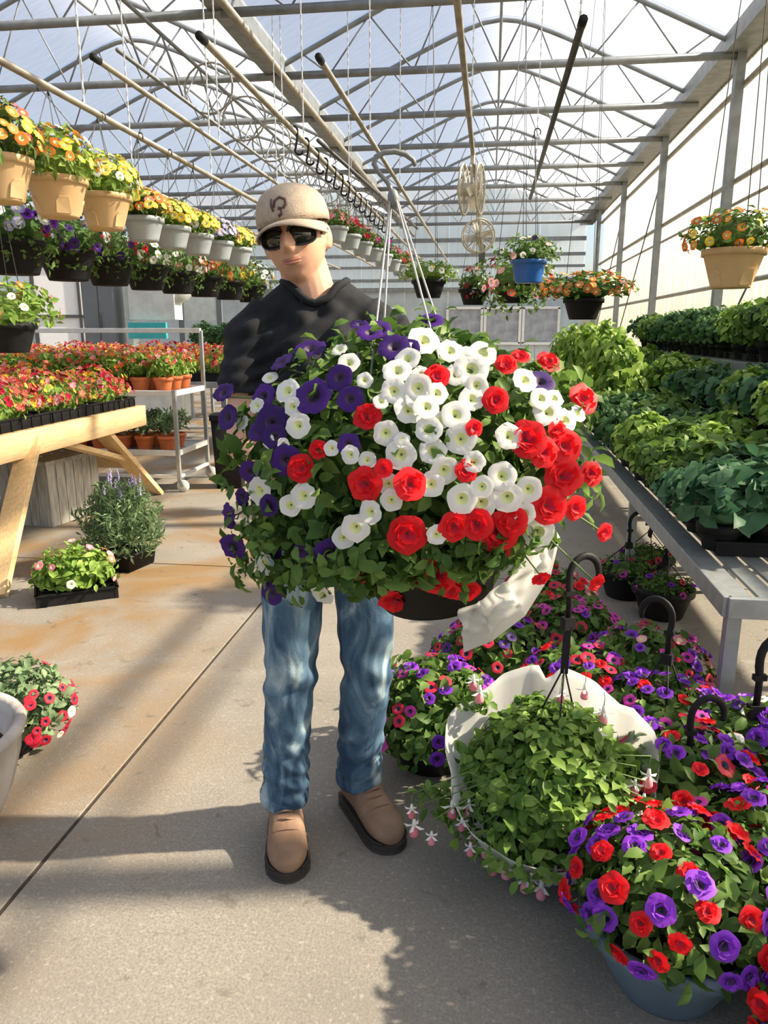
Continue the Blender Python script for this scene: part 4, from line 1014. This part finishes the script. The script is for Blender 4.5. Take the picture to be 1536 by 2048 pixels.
for s, A in ARMS.items():
    capsule(body, [A['sh'], (Vector(A['sh'])*.5+Vector(A['el'])*.5), A['el']], [.052, .046, .039], 16)
    el, wr = Vector(A['el']), Vector(A['wr']); capsule(body, [el, el.lerp(wr, .3), wr], [.039, .041, .026], 16)
    hand(body, A['wr'], A['el'], (.24, -.41, 1.0), s)
LEG = {-1: [(-.088, .0, .93), (-.094, -.012, .70), (-.104, -.03, .50), (-.122, -.012, .30), (-.134, -.01, .06)], 1: [(.092, .01, .93), (.108, .005, .70), (.112, .0, .50), (.098, .04, .30), (.09, .07, .06)]}
for s in (-1, 1): capsule(body, LEG[s], [.075, .068, .052, .048, .036], 16)
skin = mat('skin', (.60, .34, .235), .48, 0, .06, 25, .05, spec=.4)
sk = skin.node_tree.nodes['Principled BSDF']; sk.inputs['Subsurface Weight'].default_value = .12; sk.inputs['Subsurface Radius'].default_value = (.6, .25, .15); sk.inputs['Subsurface Scale'].default_value = .01
bm_ = remesh(body, .0038, 2, .5); bm_.name = 'person'; bm_.materials.append(skin)
man = obj('person', bm_, None, MAN, MROT); tag(man, 'person in cap, sunglasses, charcoal T-shirt and worn jeans holding the big petunia basket', 'person')

# lips
ml = mat('lips', (.42, .17, .135), .45, 0, .05); b = MB()
for zz, rr in ((-.0585, .0030), (-.0650, .0036)):
    b.tube([hp(x, -.0985+1.9*abs(x)**1.5+(-.002 if zz < -.06 else 0), zz+6*abs(x)**2) for x in [(-.023+.046*k/10) for k in range(11)]], [rr*math.sqrt(max(.05, 1-((k-5)/5.2)**2)) for k in range(11)], 8)
b.build('lips', ml, man)
# hair at the sides and nape, below the cap
mh = mat('short brown hair', (.10, .06, .035), .8, 0, .4, 90, .6, stretch=(3, 3, 1)); b = MB(); n = 40; vs = []
for j in range(9):
    z = -.045+.085*j/8
    for k in range(n+1):
        a = R(-22)+R(224)*k/n; e = math.sqrt(max(.1, 1-(z/.125)**2)); edge = 1-.9*max(0, abs((k/n-.5)*2)-.86)/.14 if j < 5 else 1
        q = 1.05 if j > 0 else .97
        zz = z if abs(k/n-.5)*2 < .62 else max(z, -.012+.02*j/8)
        vs.append(hp(.0755*e*q*math.cos(a), .0985*e*q*math.sin(a), zz))
b.add(vs, [(j*(n+1)+k, j*(n+1)+k+1, (j+1)*(n+1)+k+1, (j+1)*(n+1)+k) for j in range(8) for k in range(n)], True); o = b.build('hair', mh, man); q = o.modifiers.new('t', 'SOLIDIFY'); q.thickness = .004
# cap: six-panel crown, curved brim, button, emblem
mc = mat('tan cap twill', (.40, .325, .25), .85, 0, .08, 60, .25, bscale=300); cap = MB(); n = 48; vs = []
prof = [(.0, 1.0), (.06, 1.0), (.25, .99), (.45, .955), (.62, .89), (.78, .78), (.90, .62), (.97, .42), (1.0, .2), (.995, 0.0)]
def crown(a, r, h):
    seam = 1-.010*math.exp(-((((a/(math.pi/3)+.5) % 1)-.5)/.07)**2)*min(1, r*2)
    fr = max(0, -math.sin(a)); return hp(.0865*r*seam*math.cos(a), .004+(.107)*r*seam*math.sin(a), .026+.088*h*(1+.06*fr*(h > .3)))
for r_, h_ in prof:
    for k in range(n): vs.append(crown(2*math.pi*k/n, r_, h_))
cap.add(vs, [(j*n+k, (j+1)*n+k, (j+1)*n+(k+1) % n, j*n+(k+1) % n) for j in range(len(prof)-1) for k in range(n)], True)
co = cap.build('cap', mc, man); q = co.modifiers.new('t', 'SOLIDIFY'); q.thickness = .003; q.offset = 1
b = MB(); vs = []; nb = 24; mb_ = 7
for j in range(mb_):
    u = j/(mb_-1)
    for k in range(nb+1):
        a = R(200)+R(140)*k/nb; x0 = .0865*math.cos(a); y0 = .004+.107*math.sin(a); out = .070*u*max(0, math.sin(math.pi*k/nb))**.7
        x = x0*(1+.06*u); y = y0-out; vs.append(hp(x, y, .030-.014*u-3.2*x*x*(.6+.4*u)))
b.add(vs, [(j*(nb+1)+k, j*(nb+1)+k+1, (j+1)*(nb+1)+k+1, (j+1)*(nb+1)+k) for j in range(mb_-1) for k in range(nb)], True)
o = b.build('brim', mc, co); q = o.modifiers.new('t', 'SOLIDIFY'); q.thickness = .004; q.offset = 0
b = MB(); b.ball(hp(0, .004, .115), (.008, .008, .005), 10, 6); b.build('button', mc, co)
b = MB(); b.tube([hp(.0875*math.cos(a), .004+.108*math.sin(a), .036) for a in [R(200+140*k/20) for k in range(21)]], .0022, 6); b.build('cord', mat('darker cap trim', (.30, .23, .16), .8), co)
# emblem: dark stitched mark on the front panels
me_ = mat('dark brown stitching', (.09, .055, .045), .8); b = MB()
for pts, r_ in (([(-.016, .066), (-.012, .080), (.0, .086), (.012, .080), (.013, .068), (.004, .060), (-.006, .063)], .0042), ([(.004, .060), (.0, .050), (-.008, .046)], .004), ([(-.018, .058), (-.022, .072), (-.020, .086)], .0035)):
    Q = []
    for x, z in pts:
        h = (z-.026-.004)/.088/1.06; r0 = np.interp(h, [p[1] for p in prof[::-1]], [p[0] for p in prof[::-1]]); a = -math.acos(max(-1, min(1, x/(.0865*r0)))); Q.append(crown(a, r0*1.02, h))
    b.tube(Q, r_, 6)
b.build('emblem', me_, co)
# sunglasses
mf = mat('black sunglass frame', (.012, .012, .013), .3); mlens = mat('dark lens', (.018, .016, .016), .06, 0, .1, spec=.8); sg_ = empty('sunglasses', (0, 0, 0), 0, man)
for s in (-1, 1):
    b = MB(); vs = []; n = 20
    ring = []
    for k in range(n):
        a = 2*math.pi*k/n; ca, sa = math.cos(a), math.sin(a); x = .029*math.copysign(abs(ca)**.75, ca)*(1.04 if ca*s > 0 else .95); z = .0205*math.copysign(abs(sa)**.8, sa)*(1.0 if sa > 0 else 1.05)
        ring.append((s*.0345+x*1.1, z*1.1-.004))
    def L3(x, z, o=0): return hp(x, -.1075-o+6.5*x*x+.05*abs(z-.008), z)
    vs = [L3(s*.0345, -.003, .003)]+[L3(x, z) for x, z in ring]; b.add(vs, [(0, 1+k, 1+(k+1) % n) if s > 0 else (0, 1+k, 1+(k+1) % n) for k in range(n)], True); o = b.build('lens', mlens, sg_); q = o.modifiers.new('t', 'SOLIDIFY'); q.thickness = .002
    b = MB(); b.tube([L3(x, z) for x, z in ring+ring[:1]], .0026, 6, False); b.build('frame_rim', mf, sg_)
    b = MB(); b.tube([hp(s*.066, -.075, .004), hp(s*.080, -.03, .004), hp(s*.082, .01, .004)], .003, 6); b.build('temple', mf, sg_)
b = MB(); b.tube([hp(-.008, -.109, .004), hp(0, -.113, .007), hp(.008, -.109, .004)], .003, 6); b.build('bridge', mf, sg_)

# T-shirt
sh_ = MB()
sh_.loft([((0, .0, .93), .165, .125), ((0, 0, 1.02), .17, .128), ((0, .003, 1.12), .168, .125), ((0, .006, 1.22), .178, .128), ((-.002, .01, 1.33), .192, .130), ((-.003, .014, 1.40), .196, .118), ((-.004, .018, 1.45), .175, .098), ((-.007, .022, 1.485), .145, .085), ((-.010, .026, 1.515), .105, .078), ((-.014, .028, 1.545), .080, .072)], 36, 2.1)
for s, A in ARMS.items():
    a, e = Vector(A['sh']), Vector(A['el']); d = (e-a); sh_.tube([a-d.normalized()*.04+Vector((-s*.05, 0, .03)), a, a.lerp(e, .3), a.lerp(e, .56)], [.058, .066, .063, .062], 20); sh_.ball(a+Vector((-s*.012, 0, .0)), .068, 16, 12)
for s in (-1, 1): capsule(sh_, [(s*.165, .016, 1.436), (s*.09-.008, .022, 1.482), (-.012+s*.03, .028, 1.522)], [.062, .066, .070], 20)
sm_ = remesh(sh_, .006, 6, .5); V = verts(sm_); Nn = normals(sm_)
x, y, z = V.T
w = np.zeros(len(V))
for fx_, fz_, ph, am in ((48, 62, 0, .0040), (75, -40, 1.2, .0022), (30, 95, 2.1, .0026), (110, 20, .4, .0014)):
    w += 1.7*am*np.sin(fx_*(x+.25*np.sin(7*z))+fz_*z+ph+2.0*np.sin(9*x+4*z)+1.5*np.sin(13*y))
V += Nn*(w*np.clip((1.53-z)/.06, 0, 1))[:, None]
# open the neck and sleeve ends
setv(sm_, V)
bmm = bmesh.new(); bmm.from_mesh(sm_)
kill = [f for f in bmm.faces if (((f.calc_center_median().x+.013)/.080)**2+((f.calc_center_median().y-.024)/.078)**2 < 1 and f.calc_center_median().z > 1.517) or f.calc_center_median().z < .935]
for s, A in ARMS.items():
    a, e = Vector(A['sh']), Vector(A['el']); d = (e-a).normalized(); L = (e-a).length
    kill += [f for f in bmm.faces if (f.calc_center_median()-a).dot(d) > L*.552 and (f.calc_center_median()-a.lerp(e, .56)).length < .075 and f.normal.dot(d) > .6]
bmesh.ops.delete(bmm, geom=list(set(kill)), context='FACES'); bmm.to_mesh(sm_); bmm.free()
msh = mat('charcoal jersey', (.0125, .014, .0175), .85, 0, .25, 40, .15, bscale=500, spec=.25); sm_.materials.append(msh)
shirt = obj('t_shirt', sm_, man); q = shirt.modifiers.new('t', 'SOLIDIFY'); q.thickness = .004; q.offset = 0
VS = verts(sm_)
def neck_z(a):
    c = np.array((-.013+.082*math.cos(a), .024+.080*math.sin(a))); d = np.hypot(VS[:, 0]-c[0], VS[:, 1]-c[1])+10*(VS[:, 2] < 1.44); i = np.argsort(d)[:5]; k_ = np.where(d < max(.013, float(d[i[-1]])))[0]; return float(VS[k_, 2].max())
b = MB(); b.tube([(-.013+.081*math.cos(a), .024+.079*math.sin(a), neck_z(a)) for a in [2*math.pi*k/28 for k in range(29)]], .010, 8, False); b.build('collar', msh, shirt)

# jeans
def denim():
    m = bpy.data.materials.new('worn denim'); m.use_nodes = True; t = m.node_tree; bs = t.nodes['Principled BSDF']; bs.inputs['Roughness'].default_value = .9; bs.inputs['Specular IOR Level'].default_value = .2
    tc = N(t, 'ShaderNodeTexCoord')
    n1 = N(t, 'ShaderNodeTexNoise'); n1.inputs['Scale'].default_value = 9; n1.inputs['Detail'].default_value = 3; n1.inputs['Distortion'].default_value = 1.2
    mp = N(t, 'ShaderNodeMapping'); mp.inputs['Scale'].default_value = (1.3, 1, .55); t.links.new(tc.outputs['Object'], mp.inputs[0]); t.links.new(mp.outputs[0], n1.inputs['Vector'])
    cr = N(t, 'ShaderNodeValToRGB'); e = cr.color_ramp.elements; e[0].position = .40; e[0].color = (.038, .08, .145, 1); e[1].position = .72; e[1].color = (.46, .57, .61, 1); e.new(.56).color = (.115, .20, .29, 1)
    t.links.new(n1.outputs['Fac'], cr.inputs[0])
    wv = N(t, 'ShaderNodeTexNoise'); wv.inputs['Scale'].default_value = 260; t.links.new(tc.outputs['Object'], wv.inputs['Vector'])
    mx = N(t, 'ShaderNodeMix', data_type='RGBA', blend_type='MULTIPLY'); mx.inputs[0].default_value = .45; t.links.new(cr.outputs[0], mx.inputs[6]); t.links.new(wv.outputs['Fac'], mx.inputs[7])
    t.links.new(mx.outputs[2], bs.inputs['Base Color'])
    bp = N(t, 'ShaderNodeBump'); bp.inputs['Strength'].default_value = .3; bp.inputs['Distance'].default_value = .002; t.links.new(wv.outputs['Fac'], bp.inputs['Height']); t.links.new(bp.outputs[0], bs.inputs['Normal'])
    return m
md = denim(); jn = MB()
jn.loft([((0, .005, .84), .168, .118), ((0, .004, .90), .172, .122), ((0, .002, .97), .162, .118), ((0, .0, 1.02), .156, .112)], 32, 2.4)
for s in (-1, 1):
    L = LEG[s]; pts = [Vector(p) for p in L[:4]]+[Vector(L[4])+Vector((0, 0, .05))]; tp_ = pts[-1]
    jn.tube([pts[0]+Vector((0, 0, .02)), pts[0].lerp(pts[1], .3), pts[1], pts[2], pts[3], tp_], [.088, .092, .083, .071, .069, .066], 24, True, 1.06)
jm = remesh(jn, .006, 6, .5); V = verts(jm); Nn = normals(jm); x, y, z = V.T
w = .0045*np.sin(95*z+18*x+9*y+3*np.sin(14*x+5*z))*np.exp(-((z-.20)/.12)**2)+.005*np.sin(70*z+30*x+2*np.sin(20*y))*np.exp(-((z-.52)/.09)**2)+.004*np.sin(45*z+40*x+1.5*np.sin(9*z))*np.exp(-((z-.84)/.12)**2)+.0025*np.sin(38*x+20*z+2*np.sin(11*z))
V += Nn*w[:, None]; setv(jm, V); jm.materials.append(md); jeans = obj('jeans', jm, man)
for s in (-1, 1):
    p = Vector(LEG[s][4])+Vector((0, 0, .05)); b = MB(); b.lathe([(.060, -.004), (.069, -.006), (.0715, .0), (.0715, .026), (.068, .032)], 28, p, wob=lambda a, z_: .02*math.sin(3*a)); b.build('cuff', md, jeans)
    L = [Vector(q) for q in LEG[s]]; L[4] = L[4]+Vector((0, 0, .05)); rs = [.093, .086, .074, .071, .068]; b = MB(); b.tube([q+Vector((s*r_*.90, .012, 0)) for q, r_ in zip(L, rs)], .0025, 5); b.build('side_seam', md, jeans)
b = MB(); b.add([], []); 
belt = MB(); belt.loft([((0, 0, 1.0), .160, .116), ((0, 0, 1.03), .160, .116)], 32, 2.4, False); belt.build('waistband', md, jeans)

# boots
mb1 = mat('tan work leather', (.22, .135, .085), .65, 0, .22, 14, .25, bscale=60); mb2 = mat('dark rubber sole', (.035, .028, .024), .7)
def boot(s, rz, ankle):
    t = empty('boot', ankle, rz, man); t.scale = (1.16, 1, 1)
    b = MB()    # along -y, heel +.085, toe -.205
    secs = [(.086, .028, .035, .05), (.07, .037, .052, .075), (.03, .040, .062, .115), (-.02, .042, .058, .12), (-.06, .044, .047, .095), (-.10, .047, .040, .074), (-.14, .050, .036, .062), (-.175, .046, .031, .056), (-.20, .032, .022, .044), (-.212, .012, .010, .030)]
    rings = []
    n = 20; vs = []
    for y_, w_, zc, top in secs:
        for k in range(n):
            a = 2*math.pi*k/n; ca, sa = math.cos(a), math.sin(a); vs.append((w_*math.copysign(abs(ca)**.8, ca), y_, .022+max(0, (top)*(.5+.5*math.copysign(abs(sa)**.8, sa)))))
    b.add(vs, [(i*n+k, i*n+(k+1) % n, (i+1)*n+(k+1) % n, (i+1)*n+k) for i in range(len(secs)-1) for k in range(n)]+[tuple(range(n)), tuple((len(secs)-1)*n+k for k in range(n))], True)
    b.tube([(0, .02, .09), (0, .022, .13), (0, .025, .20)], [.052, .052, .054], 20); o = b.build('upper', mb1, t); o.modifiers.new('s', 'SUBSURF').levels = 1
    b = MB(); out = [(y_, w_*1.01+.001) for y_, w_, zc, top in secs]; out[-1] = (-.214, .016); yy_ = np.linspace(.09, -.216, 40); oy_ = [o_[0] for o_ in out][::-1]; ow_ = [o_[1] for o_ in out][::-1]; out = [(float(q_), float(np.interp(q_, oy_, ow_))) for q_ in yy_[:-1]]+[(-.2165, .008)]
    loop = [(w_, y_) for y_, w_ in out]+[(-w_, y_) for y_, w_ in out[::-1]]; m2 = len(loop)
    vs = [(x_, y_, 0) for x_, y_ in loop]+[(x_, y_, .026) for x_, y_ in loop]; b.add(vs, [tuple(range(m2)), tuple(range(2*m2-1, m2-1, -1))]+[(i, (i+1) % m2, m2+(i+1) % m2, m2+i) for i in range(m2)]); bevel(b.build('sole', mb2, t), .004)
    b = MB(); b.tube([(w_*1.01*sg, y_, .030) for y_, w_, zc, top in secs[1:-1] for sg in (1,)], .0022, 5); b.tube([(-w_*1.01, y_, .030) for y_, w_, zc, top in secs[1:-1]], .0022, 5); b.build('welt', mb2, t)
    b = MB(); b.tube([(.0485*math.cos(R(a)), -.105-.012*math.sin(R(a)), .024+.070*(.5+.5*math.sin(R(a)))+.0) for a in range(5, 176, 10)], .0016, 5); b.build('toe_seam', mb1, t)
    for k in range(4):
        yy = -.035-.018*k; b = MB(); zt = [.150, .138, .125, .112][k]; b.tube([(-.022, yy+.006, zt-.012), (0, yy, zt-.003), (.022, yy+.006, zt-.012)], .0028, 5); b.build('lace', mb1, t)
boot(-1, R(4), (LEG[-1][4][0]+.003, LEG[-1][4][1]-.004, 0)); boot(1, R(24), (LEG[1][4][0]+.008, LEG[1][4][1]-.008, 0))
# ---------------------------------------------------------------- the big basket he holds
TILT = R(-8); pc_ = at(872, 1192, 1.58); basket = empty('petunia_basket', pc_); basket.rotation_euler = (R(4), TILT, R(YAW))
tag(basket, 'huge hanging basket of white, red and violet petunias held by the man', 'flower basket')
bpot = pot_mesh('pot', mat('dark brown basket plastic', (.008, .006, .005), .6, spec=.2), .19, .19, .66, .02, 36); obj('pot', bpot, basket); obj('soil', soil_mesh(.19, .19), basket)
bpy.context.view_layer.update(); BI = basket.matrix_world.inverted()
DC = at(826, 928, 1.575); DR = Vector((.375, .27, .285))      # foliage dome
lc = BI @ DC
me = leaf_cloud('foliage', 3400, tuple(DR*.98), .042, 501, M['leaf'], True, -.95, .55, .3, .62, .72)
tag(obj('foliage', me, basket, lc), kind='stuff')
me = leaf_cloud('foliage', 800, tuple(DR*1.03), .034, 502, M['leaf'], True, -.95, .5, .3, .8); tag(obj('inner_leaves', me, basket, lc), kind='stuff')
me = leaf_cloud('foliage', 420, (.15, .10, .12), .034, 503, M['leaf'], True, -.95, .5, .2, .4); tag(obj('trailing_leaves', me, basket, BI @ at(590, 1090, 1.50)), kind='stuff')
for i_, (px, py, rx) in enumerate(((760, 1120, .10), (880, 1110, .10), (980, 1080, .09), (700, 1100, .09))):
    me = leaf_cloud('foliage', 150, (rx, .07, .055), .036, 510+i_, M['leaf'], True, -.95, .55, .2, .5); tag(obj('trailing_leaves', me, basket, BI @ at(px, py, 1.355+.03*(i_ == 3))), kind='stuff')
fl = {'white': '185,718,45 350,735,42 300,770,35 290,340,40 225,290,25 310,400,30 120,460,25 175,395,25 220,530,22 275,540,20 455,555,25 330,470,40 485,185,25 520,235,34 205,990,40 420,1105,38 545,855,45 600,795,38 500,890,35 660,500,40 715,580,48 720,525,25 820,485,42 835,565,42 940,520,48 880,640,45 830,690,40 670,690,35 680,750,35 590,600,28 525,580,30 745,410,45 700,265,45 690,340,40 780,330,45 790,280,30 810,400,40 900,190,40 960,210,40 1020,200,45 980,260,55 920,280,35 740,220,40 800,150,50 860,450,30 920,430,45 980,370,40 1120,510,42 990,605,35 945,745,48 1020,760,48 1020,700,35 1095,660,45 1115,740,48 1195,710,42 850,880,32 1230,870,50 1180,800,35 1265,420,45 1330,450,38 1380,425,28 1240,370,35 1180,300,40 1290,370,30 640,380,25 580,300,25 850,350,35 770,370,32 1000,320,35',
 'red': '580,690,55 750,690,52 590,435,45 340,630,45 405,560,30 740,880,62 845,1030,68 690,1130,48 960,1090,45 915,850,48 1000,840,50 1080,870,65 1130,830,50 1060,940,50 1190,520,60 1250,570,50 1330,545,55 1325,660,60 1270,770,60 1370,780,40 1400,370,50 1430,650,40 1300,490,35 1070,375,42 850,285,40 1110,240,35 1165,210,30 1270,230,40 960,640,35 990,480,28 650,630,30 560,1030,30 1480,870,30 1240,1045,30 1450,1060,30 900,1090,35',
 'purple': '385,360,60 485,290,42 525,370,42 375,180,50 270,230,40 600,120,40 690,175,50 745,180,35 830,75,38 640,110,35 50,345,35 65,440,40 200,360,40 230,460,55 180,490,35 240,510,40 285,600,48 150,645,35 120,740,30 70,810,42 85,925,42 220,770,35 230,930,40 450,950,50 340,940,25 230,1100,38 520,540,35 1240,305,45 560,90,30'}
rn = random.Random(3); cl = Vector((0, 0, CAM_H)); k_ = 820/1536
shoots = []
for kind, sdata in fl.items():
    for tok in sdata.split():
        zx, zy, zr = map(float, tok.split(',')); px, py, pr = 420+zx*k_, 600+zy*k_, zr*k_
        d, f = ray(px, py); o = cl-DC
        A = sum((d[i]/DR[i])**2 for i in range(3)); B = sum(o[i]*d[i]/DR[i]**2 for i in range(3)); Cc = sum((o[i]/DR[i])**2 for i in range(3))-1.0
        disc = B*B-A*Cc
        t_ = (-B-math.sqrt(disc))/A if disc > 0 else -B/A
        p = cl+d*t_; nr = Vector([(p[i]-DC[i])/DR[i]**2 for i in range(3)]).normalized()
        view = -d.normalized(); out = p-DC
        p = p+view*rn.uniform(.024, .042)
        nr = (nr*.75+view*.55+Vector((rn.gauss(0, .16), rn.gauss(0, .16), rn.gauss(0, .16)+.08))).normalized()
        depth = (p-cl).dot(Vector((-math.sin(R(YAW))*math.cos(R(PITCH)), math.cos(R(YAW))*math.cos(R(PITCH)), -math.sin(R(PITCH)))))
        r_ = pr*depth/FPX*1.25
        lp = BI @ p; ln = BI.to_3x3() @ nr; put_flower(basket, kind, lp, ln, r_, rn)
        if disc <= 0 or disc < .02: shoots.append((lp, ln, r_))
b = MB()
for lp, ln, r_ in shoots:
    a = lp-ln*r_*.7; c = lc+(a-lc)*.55+Vector((0, 0, .02)); b = MB(); b.tube([c, (a+c)/2+Vector((0, 0, .02)), a], .002, 4); b.build('shoot', M['stem'], basket)
# hanger: four stiff wires to a grey hook
apex = at(787, 398, 1.60); la = BI @ apex; mwire = mat('light grey wire', (.45, .45, .43), .45, .3)
for a in (.55, 2.2, 3.75, 5.3):
    b = MB(); b.tube([(.195*math.cos(a), .195*math.sin(a), .18), la+Vector((.008*math.cos(a), .008*math.sin(a), 0))], .0022, 6); b.build('hanger_wire', mwire, basket)
mhk = mat('grey plastic hook', (.17, .18, .18), .5)
hk = [BI @ at(px, py, 1.60) for px, py in ((787, 405), (785, 385), (775, 365), (757, 345), (748, 328), (752, 314), (768, 305), (790, 303), (812, 309), (826, 320), (831, 332))]
b = MB(); b.tube(hk, [.0045]*4+[.0055]*5+[.005, .004], 8); b.build('hook', mhk, basket)
b = MB(); b.ball(la, (.012, .012, .02), 10, 8); b.build('wire_clip', mhk, basket)
# white plastic sleeve slipped half off the pot, hanging down on one side
n, m_ = 60, 24; vs = []
TL = [at(px, py, F) for px, py, F in ((1095, 1030, 1.58), (1065, 1095, 1.52), (1010, 1165, 1.45), (960, 1203, 1.42), (918, 1222, 1.42))]
BL = [at(px, py, F) for px, py, F in ((1120, 1075, 1.60), (1102, 1150, 1.57), (1050, 1232, 1.52), (985, 1282, 1.49), (928, 1305, 1.47))]
def curve(L, u):
    i = min(int(u*(len(L)-1)), len(L)-2); f = u*(len(L)-1)-i; f = f*f*(3-2*f); return L[i].lerp(L[i+1], f)
for j in range(m_+1):
    v = j/m_
    for i in range(n+1):
        u = i/n; p = curve(TL, u).lerp(curve(BL, u), v)
        bul = .022*math.sin(math.pi*v)*math.sin(math.pi*u); w = .010*math.sin(17*u+6*v+2*math.sin(5*v))+.006*math.sin(31*u-11*v)+.004*math.sin(47*u+19*v); p = p+Vector((.35, -1, 0)).normalized()*(bul+w*math.sin(math.pi*min(1, v*1.2+.1)))
        vs.append(BI @ p)
b = MB(); b.add(vs, [(j*(n+1)+i, j*(n+1)+i+1, (j+1)*(n+1)+i+1, (j+1)*(n+1)+i) for j in range(m_) for i in range(n)], True)
o = b.build('plastic_sleeve', M['film'], basket); q = o.modifiers.new('t', 'SOLIDIFY'); q.thickness = .003
